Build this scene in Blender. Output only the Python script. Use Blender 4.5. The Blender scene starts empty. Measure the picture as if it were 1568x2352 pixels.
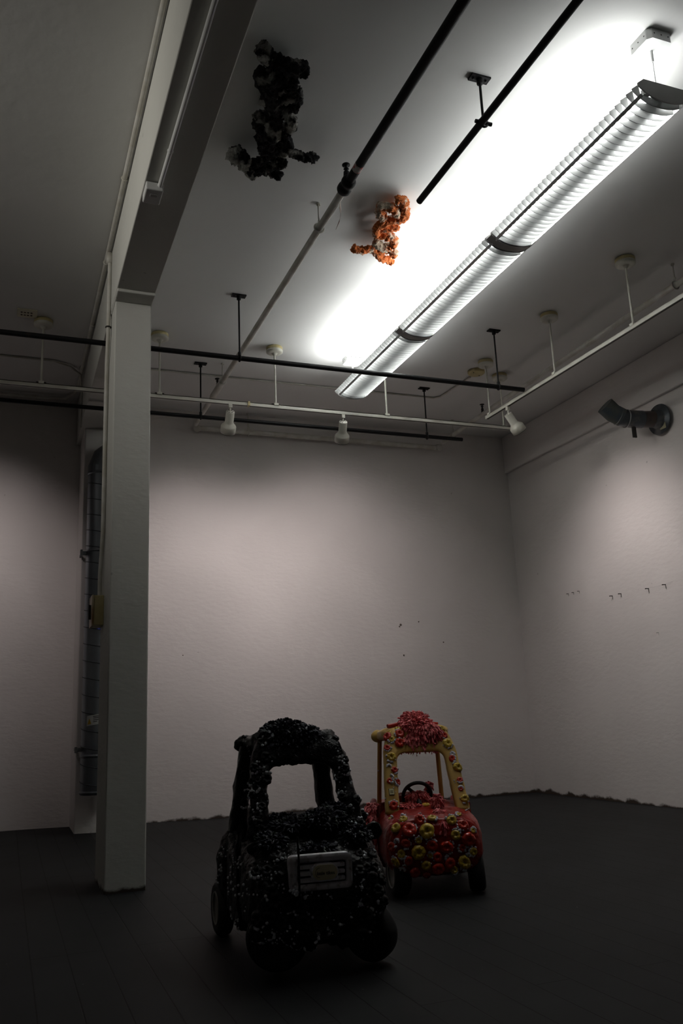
import bpy, bmesh, math, random
from mathutils import Vector, Matrix, noise
from mathutils.bvhtree import BVHTree
PI = math.pi
S = 0.87                       # metres per building unit
sc = bpy.context.scene
COL = sc.collection

# ------------------------------------------------------------------ camera, world, exposure
YAW, PITCH, ROLL = 0.3757, 0.2311, -0.0430
_f = Vector((math.sin(YAW)*math.cos(PITCH), math.cos(YAW)*math.cos(PITCH), math.sin(PITCH)))
_r = Vector((math.cos(YAW), -math.sin(YAW), 0))
_u = _r.cross(_f)
_r2 = math.cos(ROLL)*_r + math.sin(ROLL)*_u
_u2 = -math.sin(ROLL)*_r + math.cos(ROLL)*_u
cam = bpy.data.cameras.new('camera')
cam.sensor_fit = 'HORIZONTAL'; cam.sensor_width = 24; cam.lens = 1966.9/1568*24
cam.clip_start = 0.05; cam.clip_end = 60
camo = bpy.data.objects.new('camera', cam); COL.objects.link(camo)
M = Matrix.Identity(4)
for i in range(3):
    M[i][0] = _r2[i]; M[i][1] = _u2[i]; M[i][2] = -_f[i]
M[2][3] = 1.0*S
camo.matrix_world = M
sc.camera = camo
sc.view_settings.view_transform = 'Standard'; sc.view_settings.look = 'None'
sc.view_settings.gamma = 1; sc.view_settings.use_curve_mapping = False
sc.view_settings.exposure = 0.0
w = bpy.data.worlds.new('world'); sc.world = w; w.use_nodes = True
w.node_tree.nodes['Background'].inputs[0].default_value = (0.8, 0.85, 1, 1)
w.node_tree.nodes['Background'].inputs[1].default_value = 0.0015
TUBE_LEFT, TUBE_RIGHT = 24.0, 27.0
UP_LEFT, UP_RIGHT = 6.2, 3.6           # hidden area lights added over each 1.3 m lamp section, watts      # strength of the two rows of fluorescent tubes
SPOT_W = 54.0
WARM = (1.0, 0.88, 0.86)
COOL = (0.98, 1.0, 0.985)

def light(name, kind, loc, power, color=(1, 1, 1), aim=None, **kw):
    l = bpy.data.lights.new(name, kind); l.energy = power; l.color = color
    for k, v in kw.items(): setattr(l, k, v)
    o = bpy.data.objects.new(name, l); COL.objects.link(o); o.location = Vector(loc)*S
    if aim is not None:
        o.rotation_euler = (Vector(aim)*S-Vector(loc)*S).to_track_quat('-Z', 'Y').to_euler()
    return o
# unseen light added in the left bay, grazing left faces of beam and column
light('bay_light', 'AREA', (-3.6, 3.2, 4.0), 7, (1, 0.96, 0.88), aim=(0.6, 4.6, 4.05), shape='RECTANGLE', size=1.3, size_y=.4, spread=math.radians(60))

# ------------------------------------------------------------------ materials
MATS = {}
def nn(nt, t, **kw):
    n = nt.nodes.new(t)
    for k, v in kw.items(): setattr(n, k, v)
    return n
def mat(name, col, rough=0.6, metal=0.0, spec=0.5, col2=None, scale=4, lo=.4, hi=.6, detail=4, bump=0.0, bscale=60, emit=None, stretch=(1,1,1), coat=0):
    if name in MATS: return MATS[name]
    m = bpy.data.materials.new(name); m.use_nodes = True
    nt = m.node_tree; b = nt.nodes['Principled BSDF']
    b.inputs['Base Color'].default_value = (*col, 1); b.inputs['Roughness'].default_value = rough
    b.inputs['Metallic'].default_value = metal; b.inputs['Specular IOR Level'].default_value = spec
    b.inputs['Coat Weight'].default_value = coat
    tc = nn(nt, 'ShaderNodeTexCoord'); mp = nn(nt, 'ShaderNodeMapping'); mp.inputs['Scale'].default_value = stretch
    nt.links.new(tc.outputs['Object'], mp.inputs[0])
    if col2 is None: col2 = tuple(min(1, c*0.86) for c in col)
    n = nn(nt, 'ShaderNodeTexNoise'); n.inputs['Scale'].default_value = scale; n.inputs['Detail'].default_value = detail
    nt.links.new(mp.outputs[0], n.inputs['Vector'])
    r = nn(nt, 'ShaderNodeValToRGB'); r.color_ramp.elements[0].position = lo; r.color_ramp.elements[1].position = hi
    r.color_ramp.elements[0].color = (*col, 1); r.color_ramp.elements[1].color = (*col2, 1)
    nt.links.new(n.outputs['Fac'], r.inputs[0]); nt.links.new(r.outputs[0], b.inputs['Base Color'])
    if bump:
        n2 = nn(nt, 'ShaderNodeTexNoise'); n2.inputs['Scale'].default_value = bscale; n2.inputs['Detail'].default_value = 3
        nt.links.new(mp.outputs[0], n2.inputs['Vector'])
        bp = nn(nt, 'ShaderNodeBump'); bp.inputs['Strength'].default_value = bump; bp.inputs['Distance'].default_value = 0.01
        nt.links.new(n2.outputs['Fac'], bp.inputs['Height']); nt.links.new(bp.outputs[0], b.inputs['Normal'])
    if emit:
        b.inputs['Emission Color'].default_value = (*emit[0], 1); b.inputs['Emission Strength'].default_value = emit[1]
    MATS[name] = m
    return m
def floor_mat():
    m = bpy.data.materials.new('painted_planks'); m.use_nodes = True
    nt = m.node_tree; b = nt.nodes['Principled BSDF']; L = nt.links.new
    b.inputs['Roughness'].default_value = 0.6; b.inputs['Specular IOR Level'].default_value = 0.15
    tc = nn(nt, 'ShaderNodeTexCoord'); mp = nn(nt, 'ShaderNodeMapping')
    mp.inputs['Rotation'].default_value = (0, 0, PI/2)
    L(tc.outputs['Object'], mp.inputs[0])
    br = nn(nt, 'ShaderNodeTexBrick'); br.offset = 0.37; br.offset_frequency = 3
    br.inputs['Scale'].default_value = 1; br.inputs['Brick Width'].default_value = 1.9; br.inputs['Row Height'].default_value = 0.135
    br.inputs['Mortar Size'].default_value = 0.003; br.inputs['Mortar Smooth'].default_value = 0.5
    br.inputs['Color1'].default_value = (0.019, 0.0197, 0.0207, 1); br.inputs['Color2'].default_value = (0.0215, 0.0222, 0.0228, 1)
    br.inputs['Mortar'].default_value = (0.003, 0.003, 0.003, 1)
    L(mp.outputs[0], br.inputs['Vector'])
    n = nn(nt, 'ShaderNodeTexNoise'); n.inputs['Scale'].default_value = 2.3; n.inputs['Detail'].default_value = 5
    L(tc.outputs['Object'], n.inputs['Vector'])
    r = nn(nt, 'ShaderNodeValToRGB'); r.color_ramp.elements[0].position = .35; r.color_ramp.elements[1].position = .7
    r.color_ramp.elements[0].color = (0.8, 0.8, 0.78, 1); r.color_ramp.elements[1].color = (1.12, 1.12, 1.15, 1)
    L(n.outputs['Fac'], r.inputs[0])
    mx = nn(nt, 'ShaderNodeMix', data_type='RGBA', blend_type='MULTIPLY'); mx.inputs['Factor'].default_value = 1
    L(br.outputs['Color'], mx.inputs['A']); L(r.outputs[0], mx.inputs['B'])
    # scuffs and specks
    n3 = nn(nt, 'ShaderNodeTexNoise'); n3.inputs['Scale'].default_value = 45; n3.inputs['Detail'].default_value = 2
    L(tc.outputs['Object'], n3.inputs['Vector'])
    r3 = nn(nt, 'ShaderNodeValToRGB'); r3.color_ramp.elements[0].position = .755; r3.color_ramp.elements[1].position = .79
    L(n3.outputs['Fac'], r3.inputs[0])
    mx2 = nn(nt, 'ShaderNodeMix', data_type='RGBA'); L(r3.outputs[0], mx2.inputs['Factor'])
    L(mx.outputs['Result'], mx2.inputs['A']); mx2.inputs['B'].default_value = (0.12, 0.12, 0.115, 1)
    L(mx2.outputs['Result'], b.inputs['Base Color'])
    bp = nn(nt, 'ShaderNodeBump'); bp.inputs['Strength'].default_value = 0.35; bp.inputs['Distance'].default_value = 0.004
    L(br.outputs['Fac'], bp.inputs['Height']); bp.invert = True; L(bp.outputs[0], b.inputs['Normal'])
    return m
def wall_mat(name, col, dirt=True):
    """rough plaster under white paint; dirty along the bottom edge"""
    m = bpy.data.materials.new(name); m.use_nodes = True
    nt = m.node_tree; b = nt.nodes['Principled BSDF']; L = nt.links.new
    b.inputs['Roughness'].default_value = 0.75; b.inputs['Specular IOR Level'].default_value = 0.25
    tc = nn(nt, 'ShaderNodeTexCoord')
    n = nn(nt, 'ShaderNodeTexNoise'); n.inputs['Scale'].default_value = 1.2; n.inputs['Detail'].default_value = 6
    L(tc.outputs['Object'], n.inputs['Vector'])
    r = nn(nt, 'ShaderNodeValToRGB'); r.color_ramp.elements[0].position = .3; r.color_ramp.elements[1].position = .75
    r.color_ramp.elements[0].color = (*col, 1); r.color_ramp.elements[1].color = (*(c*.9 for c in col), 1)
    L(n.outputs['Fac'], r.inputs[0])
    out = r.outputs[0]
    # small scattered marks
    n4 = nn(nt, 'ShaderNodeTexNoise'); n4.inputs['Scale'].default_value = 16; n4.inputs['Detail'].default_value = 1
    L(tc.outputs['Object'], n4.inputs['Vector'])
    r4 = nn(nt, 'ShaderNodeValToRGB'); r4.color_ramp.elements[0].position = .80; r4.color_ramp.elements[1].position = .85
    L(n4.outputs['Fac'], r4.inputs[0])
    mx = nn(nt, 'ShaderNodeMix', data_type='RGBA'); L(r4.outputs[0], mx.inputs['Factor']); L(out, mx.inputs['A'])
    mx.inputs['B'].default_value = (*(c*.6 for c in col), 1); out = mx.outputs['Result']
    if dirt:
        sx = nn(nt, 'ShaderNodeSeparateXYZ'); L(tc.outputs['Object'], sx.inputs[0])
        n5 = nn(nt, 'ShaderNodeTexNoise'); n5.inputs['Scale'].default_value = 9; n5.inputs['Detail'].default_value = 6
        L(tc.outputs['Object'], n5.inputs['Vector'])
        ma = nn(nt, 'ShaderNodeMath', operation='MULTIPLY_ADD'); L(n5.outputs['Fac'], ma.inputs[0]); ma.inputs[1].default_value = -0.11
        L(sx.outputs['Z'], ma.inputs[2])
        mr = nn(nt, 'ShaderNodeMapRange'); L(ma.outputs[0], mr.inputs['Value'])
        mr.inputs['From Min'].default_value = -0.050; mr.inputs['From Max'].default_value = -0.030
        mr.inputs['To Min'].default_value = 1; mr.inputs['To Max'].default_value = 0
        mx3 = nn(nt, 'ShaderNodeMix', data_type='RGBA'); L(mr.outputs[0], mx3.inputs['Factor']); L(out, mx3.inputs['A'])
        mx3.inputs['B'].default_value = (0.06, 0.045, 0.035, 1); out = mx3.outputs['Result']
    L(out, b.inputs['Base Color'])
    n2 = nn(nt, 'ShaderNodeTexNoise'); n2.inputs['Scale'].default_value = 14; n2.inputs['Detail'].default_value = 6
    mp = nn(nt, 'ShaderNodeMapping'); mp.inputs['Scale'].default_value = (1, 1, 2.2)
    L(tc.outputs['Object'], mp.inputs[0]); L(mp.outputs[0], n2.inputs['Vector'])
    bp = nn(nt, 'ShaderNodeBump'); bp.inputs['Strength'].default_value = 0.22; bp.inputs['Distance'].default_value = 0.012
    L(n2.outputs['Fac'], bp.inputs['Height']); L(bp.outputs[0], b.inputs['Normal'])
    MATS[name] = m
    return m

WALL = wall_mat('white_wall_paint', (0.72, 0.69, 0.67))
BEAMW = wall_mat('white_beam_paint', (0.62, 0.62, 0.58))
CEIL = mat('ceiling_paint', (0.74, 0.74, 0.73), 0.8, spec=.2, col2=(0.68, 0.68, 0.66), scale=.8, lo=.3, hi=.8, bump=.12, bscale=18)
FLOOR = floor_mat()
BLACKP = mat('black_paint', (0.006, 0.006, 0.007), 0.55, spec=.25, col2=(0.02, 0.014, 0.011), scale=14, lo=.62, hi=.75)
WHITEP = mat('white_pipe_paint', (0.6, 0.59, 0.55), 0.5, col2=(0.5, 0.48, 0.42), scale=9)
CREAM = mat('cream_enamel', (0.62, 0.58, 0.42), 0.45)
CREAMW = mat('off_white_enamel', (0.66, 0.65, 0.57), 0.4)
YELL = mat('yellowed_plastic', (0.58, 0.50, 0.27), 0.5, col2=(0.5, 0.42, 0.2), scale=8)
FIX = mat('white_lamp_metal', (0.72, 0.73, 0.72), 0.45)
FIXG = mat('grey_lamp_metal', (0.45, 0.45, 0.44), 0.4)
STEEL = mat('galvanised_steel', (0.25, 0.27, 0.295), 0.38, 0.85, col2=(0.17, 0.19, 0.215), scale=5, stretch=(1, 1, .25))
DARKST = mat('dark_duct_metal', (0.07, 0.08, 0.09), 0.45, 0.5, col2=(0.13, 0.13, 0.13), scale=9, lo=.5, hi=.65)
RUBBER = mat('black_rubber', (0.01, 0.01, 0.01), 0.6)
IRON = mat('dark_iron', (0.02, 0.018, 0.016), 0.6)
WIRE = mat('steel_wire', (0.3, 0.3, 0.3), 0.4, 0.6)

# ------------------------------------------------------------------ mesh helpers
class MB:
    def __init__(s): s.v = []; s.f = []; s.sm = []
    def add(s, vs, fs, smooth=False):
        o = len(s.v); s.v += [Vector(v) for v in vs]; s.f += [tuple(o+i for i in f) for f in fs]; s.sm += [smooth]*len(fs)
        return s
    def box(s, a, b):
        x0, y0, z0 = a; x1, y1, z1 = b
        return s.add([(x0,y0,z0),(x1,y0,z0),(x1,y1,z0),(x0,y1,z0),(x0,y0,z1),(x1,y0,z1),(x1,y1,z1),(x0,y1,z1)],
                     [(0,3,2,1),(4,5,6,7),(0,1,5,4),(1,2,6,5),(2,3,7,6),(3,0,4,7)])
    def obox(s, c, ax, ay, az, d):
        """oriented box: centre, three unit axes, full dimensions"""
        c = Vector(c); vs = []
        for k in (-.5, .5):
            for i, j in ((-.5,-.5), (.5,-.5), (.5,.5), (-.5,.5)):
                vs.append(c+Vector(ax)*i*d[0]+Vector(ay)*j*d[1]+Vector(az)*k*d[2])
        return s.add(vs, [(0,3,2,1),(4,5,6,7),(0,1,5,4),(1,2,6,5),(2,3,7,6),(3,0,4,7)])
    def tube(s, pts, r, n=12, caps=True, smooth=True):
        pts = [Vector(p) for p in pts]; m = len(pts)
        rs = r if isinstance(r, (list, tuple)) else [r]*m
        t0 = (pts[1]-pts[0]).normalized()
        u = t0.orthogonal().normalized(); rings = []; prev = t0
        for i, p in enumerate(pts):
            if i == 0: t = t0
            elif i == m-1: t = (pts[i]-pts[i-1]).normalized()
            else: t = ((pts[i+1]-pts[i]).normalized()+(pts[i]-pts[i-1]).normalized())
            if t.length < 1e-6: t = prev
            t = t.normalized(); q = prev.rotation_difference(t); u = (q @ u); u = (u - t*u.dot(t)).normalized(); prev = t
            v = t.cross(u)
            rings.append([p+(u*math.cos(2*PI*k/n)+v*math.sin(2*PI*k/n))*rs[i] for k in range(n)])
        vs = [q for R in rings for q in R]
        fs = [(i*n+k, i*n+(k+1) % n, (i+1)*n+(k+1) % n, (i+1)*n+k) for i in range(m-1) for k in range(n)]
        s.add(vs, fs, smooth)
        if caps:
            s.add(rings[0], [tuple(range(n-1, -1, -1))]); s.add(rings[-1], [tuple(range(n))])
        return s
    def lathe(s, prof, base, axis, n=24, smooth=True):
        """prof: list of (radius, distance along the axis)"""
        base = Vector(base); a = Vector(axis).normalized(); u = a.orthogonal().normalized(); v = a.cross(u)
        vs = []
        for r, h in prof:
            for k in range(n):
                t = 2*PI*k/n; vs.append(base+a*h+(u*math.cos(t)+v*math.sin(t))*max(r, 1e-4))
        m = len(prof)
        fs = [(i*n+k, i*n+(k+1) % n, (i+1)*n+(k+1) % n, (i+1)*n+k) for i in range(m-1) for k in range(n)]
        return s.add(vs, fs, smooth)
    def ring(s, c, axis, R, r, n=20, m=8):
        c = Vector(c); a = Vector(axis).normalized(); u = a.orthogonal().normalized(); v = a.cross(u)
        pts = []
        for i in range(n):
            t = 2*PI*i/n; d = u*math.cos(t)+v*math.sin(t)
            for j in range(m):
                q = 2*PI*j/m; pts.append(c+d*(R+r*math.cos(q))+a*r*math.sin(q))
        fs = [(i*m+j, ((i+1) % n)*m+j, ((i+1) % n)*m+(j+1) % m, i*m+(j+1) % m) for i in range(n) for j in range(m)]
        return s.add(pts, fs, True)
    def prism(s, poly, a, b, ax=1):
        """2-D outline in the plane across axis ax, extruded from a to b along it"""
        def P(p, h):
            q = list(p); q.insert(ax, h); return q
        n = len(poly); vs = [P(p, a) for p in poly]+[P(p, b) for p in poly]
        fs = [(i, (i+1) % n, n+(i+1) % n, n+i) for i in range(n)]
        s.add(vs, fs); s.add([P(p, a) for p in poly], [tuple(range(n-1, -1, -1))]); s.add([P(p, b) for p in poly], [tuple(range(n))])
        return s
    def blob(s, c, r, sq=(1, 1, 1), sub=1):
        b = bmesh.new(); bmesh.ops.create_icosphere(b, subdivisions=sub, radius=1)
        vs = [Vector(c)+Vector((v.co.x*sq[0], v.co.y*sq[1], v.co.z*sq[2]))*r for v in b.verts]
        fs = [tuple(v.index for v in f.verts) for f in b.faces]; b.free()
        return s.add(vs, fs, True)

ORG = {}
def obj(name, mb, m, parent=None, disp=None, weld=False, bevel=0, local=False, label=None):
    org = ORG.get(parent.name, Vector((0, 0, 0))) if parent is not None and not local else Vector((0, 0, 0))
    me = bpy.data.meshes.new(name)
    me.from_pydata([tuple((v-org)*S) for v in mb.v], [], mb.f); me.update()
    bm = bmesh.new(); bm.from_mesh(me)
    for f, s_ in zip(bm.faces, mb.sm): f.smooth = s_
    if weld: bmesh.ops.remove_doubles(bm, verts=bm.verts, dist=0.0004)
    bmesh.ops.recalc_face_normals(bm, faces=bm.faces)
    if disp:
        amp, fr, sd = disp[:3]; oc = disp[3] if len(disp) > 3 else 3; bm.normal_update()
        ns = [(v, v.normal.copy()) for v in bm.verts]
        for v, nv in ns:
            h = noise.fractal(v.co*fr/S+Vector((sd, sd*2, 0)), 0.7, 2.1, oc, noise_basis='PERLIN_ORIGINAL') if oc > 0 else abs(noise.noise(v.co*fr/S+Vector((sd, 0, 0))))
            v.co += nv*amp*S*h
    bm.to_mesh(me); bm.free()
    o = bpy.data.objects.new(name, me); COL.objects.link(o); me.materials.append(m)
    if parent is not None:
        o.parent = parent
        if parent.name in ORG: ORG[o.name] = ORG[parent.name]
    if bevel:
        b = o.modifiers.new('bevel', 'BEVEL'); b.width = bevel*S; b.segments = 2; b.limit_method = 'ANGLE'
    if label: o['label'] = label
    return o
def thing(name, label, cat, loc=(0, 0, 0), rotz=0, group=None, local=False):
    o = bpy.data.objects.new(name, None); COL.objects.link(o); o.empty_display_size = .05
    o.location = Vector(loc)*S; o.rotation_euler = (0, 0, rotz); o['label'] = label; o['category'] = cat
    if group: o['group'] = group
    if not local: ORG[o.name] = Vector(loc)
    return o
def tag(o, label, cat, group=None, kind=None):
    o['label'] = label; o['category'] = cat
    if group: o['group'] = group
    if kind: o['kind'] = kind
    return o
def struct(name, mb, m, **kw):
    o = obj(name, mb, m, **kw); o['kind'] = 'structure'; return o
def text(name, body, size, m, parent, loc, rot, extr=0.0008):
    cu = bpy.data.curves.new(name, 'FONT'); cu.body = body; cu.size = size*S; cu.extrude = extr*S
    cu.align_x = 'CENTER'; cu.align_y = 'CENTER'
    t = bpy.data.objects.new(name, cu); COL.objects.link(t)
    dg = bpy.context.evaluated_depsgraph_get(); me = bpy.data.meshes.new_from_object(t.evaluated_get(dg))
    bpy.data.objects.remove(t); bpy.data.curves.remove(cu)
    me.materials.clear(); me.materials.append(m)
    o = bpy.data.objects.new(name, me); COL.objects.link(o); o.parent = parent
    o.location = Vector(loc)*S; o.rotation_euler = rot
    return o

# ------------------------------------------------------------------ the room
ZC, YB, XR = 4.43, 9.20, 5.97
def ss(t): t = max(0, min(1, t)); return t*t*(3-2*t)
def fz(x, y): return 0.05*ss((2.2-x)/2.2)*ss((y-6.6)/2.4) - 0.012*ss((x-3)/3)*ss((y-6)/3)
g = MB(); nx, ny = 60, 60; X0, X1, Y0, Y1 = -5.2, 6.1, -3.2, 9.35
vs = [(X0+(X1-X0)*i/nx, Y0+(Y1-Y0)*j/ny) for j in range(ny+1) for i in range(nx+1)]
g.add([(x, y, fz(x, y)) for x, y in vs], [(j*(nx+1)+i, j*(nx+1)+i+1, (j+1)*(nx+1)+i+1, (j+1)*(nx+1)+i) for j in range(ny) for i in range(nx)], True)
struct('floor', g, FLOOR)
struct('ceiling', MB().box((X0, Y0, ZC), (X1, 9.35, ZC+.1)), CEIL)
struct('wall_back', MB().box((X0, YB, -.15), (X1+.1, YB+.15, ZC)), WALL)
struct('wall_right', MB().box((XR, Y0, -.15), (XR+.15, YB, ZC)), WALL)
struct('wall_left', MB().box((X0-.15, Y0, -.15), (X0, YB, ZC)), WALL)
struct('wall_front', MB().box((X0, Y0-.15, -.15), (X1, Y0, ZC)), WALL)
# bulkhead: the upper band of the right wall stands a little proud
t = struct('trim_1', MB().box((XR-.045, Y0, 3.945), (XR, YB, ZC)), WALL, bevel=.012); t['label'] = 'plastered bulkhead band along the top of the right wall'
g = MB().box((0.64, 8.60, -.05), (1.06, YB, 3.93))
t = struct('trim_2', g, WALL, bevel=.01); t['label'] = 'wall pier behind the spiral duct'
# column and beam
col = MB().box((0.606, 5.70, -.02), (0.856, 6.24, 3.90)).box((0.600, 5.55, 3.90), (0.862, 6.24, 3.925))
t = struct('column', col, BEAMW, bevel=.008); t['label'] = 'square white painted column standing left of the black toy car'; t['category'] = 'column'
bm_ = MB().box((0.598, Y0, 3.925), (0.864, YB, ZC))
t = struct('beam', bm_, BEAMW, bevel=.006); t['label'] = 'white ceiling beam running over the column'; t['category'] = 'beam'

# ------------------------------------------------------------------ pipes along the ceiling
def flange(th, x, y, m, name='flange', sx=.06, sy=.026):
    g = MB(); g.prism([(-sx+x, ZC-.012-.0), (sx+x, ZC-.012), (sx+x, ZC), (-sx+x, ZC)], y-sy, y+sy, 1)
    g.lathe([(.0, -.03), (.018, -.03), (.018, -.0)], (x, y, ZC-.012), (0, 0, 1), 10)
    g.lathe([(0, -.006), (.007, -.006), (.007, 0)], (x-.04, y, ZC-.012), (0, 0, 1), 8)
    g.lathe([(0, -.006), (.007, -.006), (.007, 0)], (x+.04, y, ZC-.012), (0, 0, 1), 8)
    return obj(name, g, m, th, bevel=.002)
def black_pipe(label, a, b, r, rods, along, extra=None):
    th = thing('black_pipe', label, 'pipe', a, group='black pipes hung under the ceiling')
    g = MB().tube([a, b], r, 16)
    obj('pipe', g, BLACKP, th)
    for x, y in rods:
        z = a[2]
        obj('hanger_rod', MB().tube([(x, y, ZC-.02), (x, y, z+r*.7)], .0075, 8), BLACKP, th)
        flange(th, x, y, BLACKP)
        c = MB().ring((x, y, z), along, r+.004, .007, 18, 6)
        side = Vector(along).cross(Vector((0, 0, 1)))
        c.tube([Vector((x, y, z))-side*(r+.03), Vector((x, y, z))+side*(r+.03)], .011, 8) if along[1] else c.tube([(x, y, z+r), (x, y, z+r+.03)], .014, 8)
        obj('pipe_clamp', c, BLACKP, th)
    return th
XA, YA_ = (1, 0, 0), (0, 1, 0)
black_pipe('long black pipe crossing in front of the fluorescent lamp', (-4.5, 6.36, 3.865), (4.385, 6.36, 3.865), .021, [(1.672, 6.36), (4.115, 6.36), (-1.6, 6.36)], XA)
black_pipe('black pipe nearest the back wall, ending short of the corner', (-4.5, 7.80, 3.868), (4.56, 7.86, 3.872), .020, [(1.660, 7.83), (4.13, 7.857), (-1.3, 7.82)], XA)
black_pipe('short black pipe with a free end beside the orange crusted sculpture', (2.31, -2.5, 4.14), (2.31, 4.285, 4.135), .021, [(2.325, 3.51), (2.31, .6)], YA_)
# sprinkler main: black section, then white
th = thing('sprinkler_pipe', 'sprinkler pipe changing from black to white over the black crusted sculpture', 'pipe', (1.872, 4.5, 4.24))
obj('black_section', MB().tube([(1.878, -2.5, 4.24), (1.868, 4.45, 4.24)], .029, 18), BLACKP, th, label='black painted pipe section')
obj('white_section', MB().tube([(1.868, 4.47, 4.24), (1.868, 9.02, 4.24), (1.868, 9.10, 4.225), (1.89, 9.12, 4.20)], .025, 18), WHITEP, th, label='white painted pipe section')
g = MB().lathe([(.0, -.045), (.038, -.045), (.046, -.03), (.046, 0), (.04, .012), (.035, .03), (.046, .045), (.046, .07), (.036, .085), (0, .085)], (1.868, 4.43, 4.24), (0, -1, 0), 20)
g.tube([(1.868, 4.40, 4.255), (1.868, 4.40, 4.33)], [.024, .018], 12)
obj('coupling', g, BLACKP, th)
g = MB().lathe([(.010, 0), (.008, .02), (.018, .03), (.008, .036), (.007, .05), (.026, .056), (.026, .062), (0, .064)], (1.868, 4.40, 4.32), (0, 0, 1), 14)
obj('sprinkler_head', g, BLACKP, th)
g = MB(); g.ring((1.868, 4.19, 4.24), YA_, .0275, .003, 18, 6); g.lathe([(.0295, -.03), (.0295, .03)], (1.868, 4.21, 4.24), YA_, 18)
obj('label_sleeve', g, mat('pale_red_sticker', (0.42, 0.40, 0.38), .6, col2=(0.4, 0.08, 0.07), scale=70, lo=.5, hi=.56), th)
g = MB(); pr = [Vector((1.895, 4.60, 4.235)), Vector((1.925, 4.66, 4.22)), Vector((1.938, 4.72, 4.195)), Vector((1.935, 4.79, 4.165))]
for i in range(3):
    a, b = pr[i], pr[i+1]; wa, wb = .022*(1-i*.3), .022*(1-(i+1)*.32)
    dn = Vector((0, .5, -.85))
    g.add([a-dn*wa, b-dn*wb, b+dn*wb, a+dn*wa, a-dn*wa+Vector((.002, 0, 0)), b-dn*wb+Vector((.002, 0, 0)), b+dn*wb+Vector((.002, 0, 0)), a+dn*wa+Vector((.002, 0, 0))], [(0, 1, 2, 3), (7, 6, 5, 4), (0, 4, 5, 1), (3, 2, 6, 7)])
obj('peeling_tag', g, mat('worn_paper', (0.5, 0.45, 0.42), .7, col2=(0.4, 0.25, 0.22), scale=20), th)
def ring_hanger(th, x, y, z, r, along=YA_, m=None):
    g = MB().tube([(x, y, ZC-.01), (x, y, z+r+.05), (x+.004, y, z+r+.03)], .006, 8); g.lathe([(.014, -.012), (.014, 0), (.0, 0)], (x, y, ZC-.002), (0, 0, 1), 10)
    g.ring((x, y, z), along, r+.010, .005, 22, 6); g.ring((x, y, z), along, r+.004, .004, 22, 6); g.ring((x, y, z+r+.028), (1, 0, 0) if along[1] else (0, 1, 0), .012, .004, 12, 6)
    obj('ring_hanger', g, m or WHITEP, th)
ring_hanger(th, 1.866, 4.92, 4.24, .025)
ring_hanger(th, 1.868, 7.78, 4.24, .025)
g = MB().tube([(1.868, 7.80, 4.24), (1.868, 8.2, 4.24)], .034, 16).tube([(1.868, 8.0, 4.25), (1.868, 8.0, 4.30)], .017, 10)
obj('coupling', g, WHITEP, th)
g = MB().lathe([(.014, 0), (.008, .02), (.018, .03), (.008, .036), (.007, .045), (.026, .05), (.026, .055), (0, .057)], (1.868, 8.0, 4.30), (0, 0, 1), 14)
obj('sprinkler_head', g, IRON, th)
# back-wall pipe and the branch along the right wall
th = thing('wall_pipe', 'white pipe running along the top of the back wall', 'pipe', (3.4, 9.12, 4.2))
obj('pipe', MB().tube([(1.90, 9.12, 4.205), (4.93, 9.12, 4.195)], .030, 16), WHITEP, th)
for x in (1.885, 4.94): obj('elbow', MB().lathe([(0, -.045), (.04, -.045), (.042, -.03), (.042, .03), (.04, .045), (0, .045)], (x, 9.12, 4.20), (0, 1, .3), 18), WHITEP, th)
for x in (2.485,):
    ring_hanger(th, x, 9.12, 4.20, .030, XA)
th = thing('branch_pipe', 'white pipe running under the ceiling above the right-hand track', 'pipe', (4.9, 6, 4.24))
obj('pipe', MB().tube([(4.885, -2.5, 4.24), (4.885, 5.0, 4.24), (4.91, 7.6, 4.24), (4.95, 9.04, 4.235)], .026, 16), WHITEP, th)
ring_hanger(th, 4.885, 4.86, 4.24, .026); ring_hanger(th, 4.945, 8.72, 4.24, .026)
g = MB().tube([(4.915, 7.97, 4.25), (4.915, 7.97, 4.30)], .015, 10).lathe([(.014, 0), (.008, .02), (.018, .03), (.008, .036), (.007, .045), (.026, .05), (.026, .055), (0, .057)], (4.915, 7.97, 4.30), (0, 0, 1), 14)
obj('sprinkler_head', g, IRON, th)
# thin conduits fixed to the ceiling
tag(obj('ceiling_conduit', MB().tube([(.87, 8.09, ZC-.010), (2.4, 8.09, ZC-.010), (4.36, 8.08, ZC-.010), (4.42, 8.02, ZC-.010), (4.46, 7.42, ZC-.010)], .010, 8), WHITEP), 'thin white conduit crossing the ceiling to a round cover', 'conduit')
tag(obj('ceiling_conduit', MB().tube([(-4, 8.12, ZC-.010), (.05, 8.12, ZC-.010), (.30, 8.12, ZC-.012), (.46, 8.2, ZC-.02), (.56, 8.33, ZC-.04), (.585, 8.45, ZC-.15), (.59, 8.46, ZC-.55)], .010, 8), WHITEP), 'thin white conduit left of the beam, bending down beside it', 'conduit')
g = MB().tube([(-4, 9.05, ZC-.045), (.3, 9.05, ZC-.045), (.47, 9.03, ZC-.04), (.545, 8.9, ZC-.028), (.565, 8.6, ZC-.02), (.572, 6.3, ZC-.02), (.575, 3, ZC-.02), (.575, -2.5, ZC-.02)], .016, 10)
for y in (5.0, 6.1, 7.2): g.ring((.573, y, ZC-.02), YA_, .018, .005, 12, 6)
tag(obj('beam_conduit', g, WHITEP), 'white conduit along the joint of beam and ceiling', 'conduit')
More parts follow.
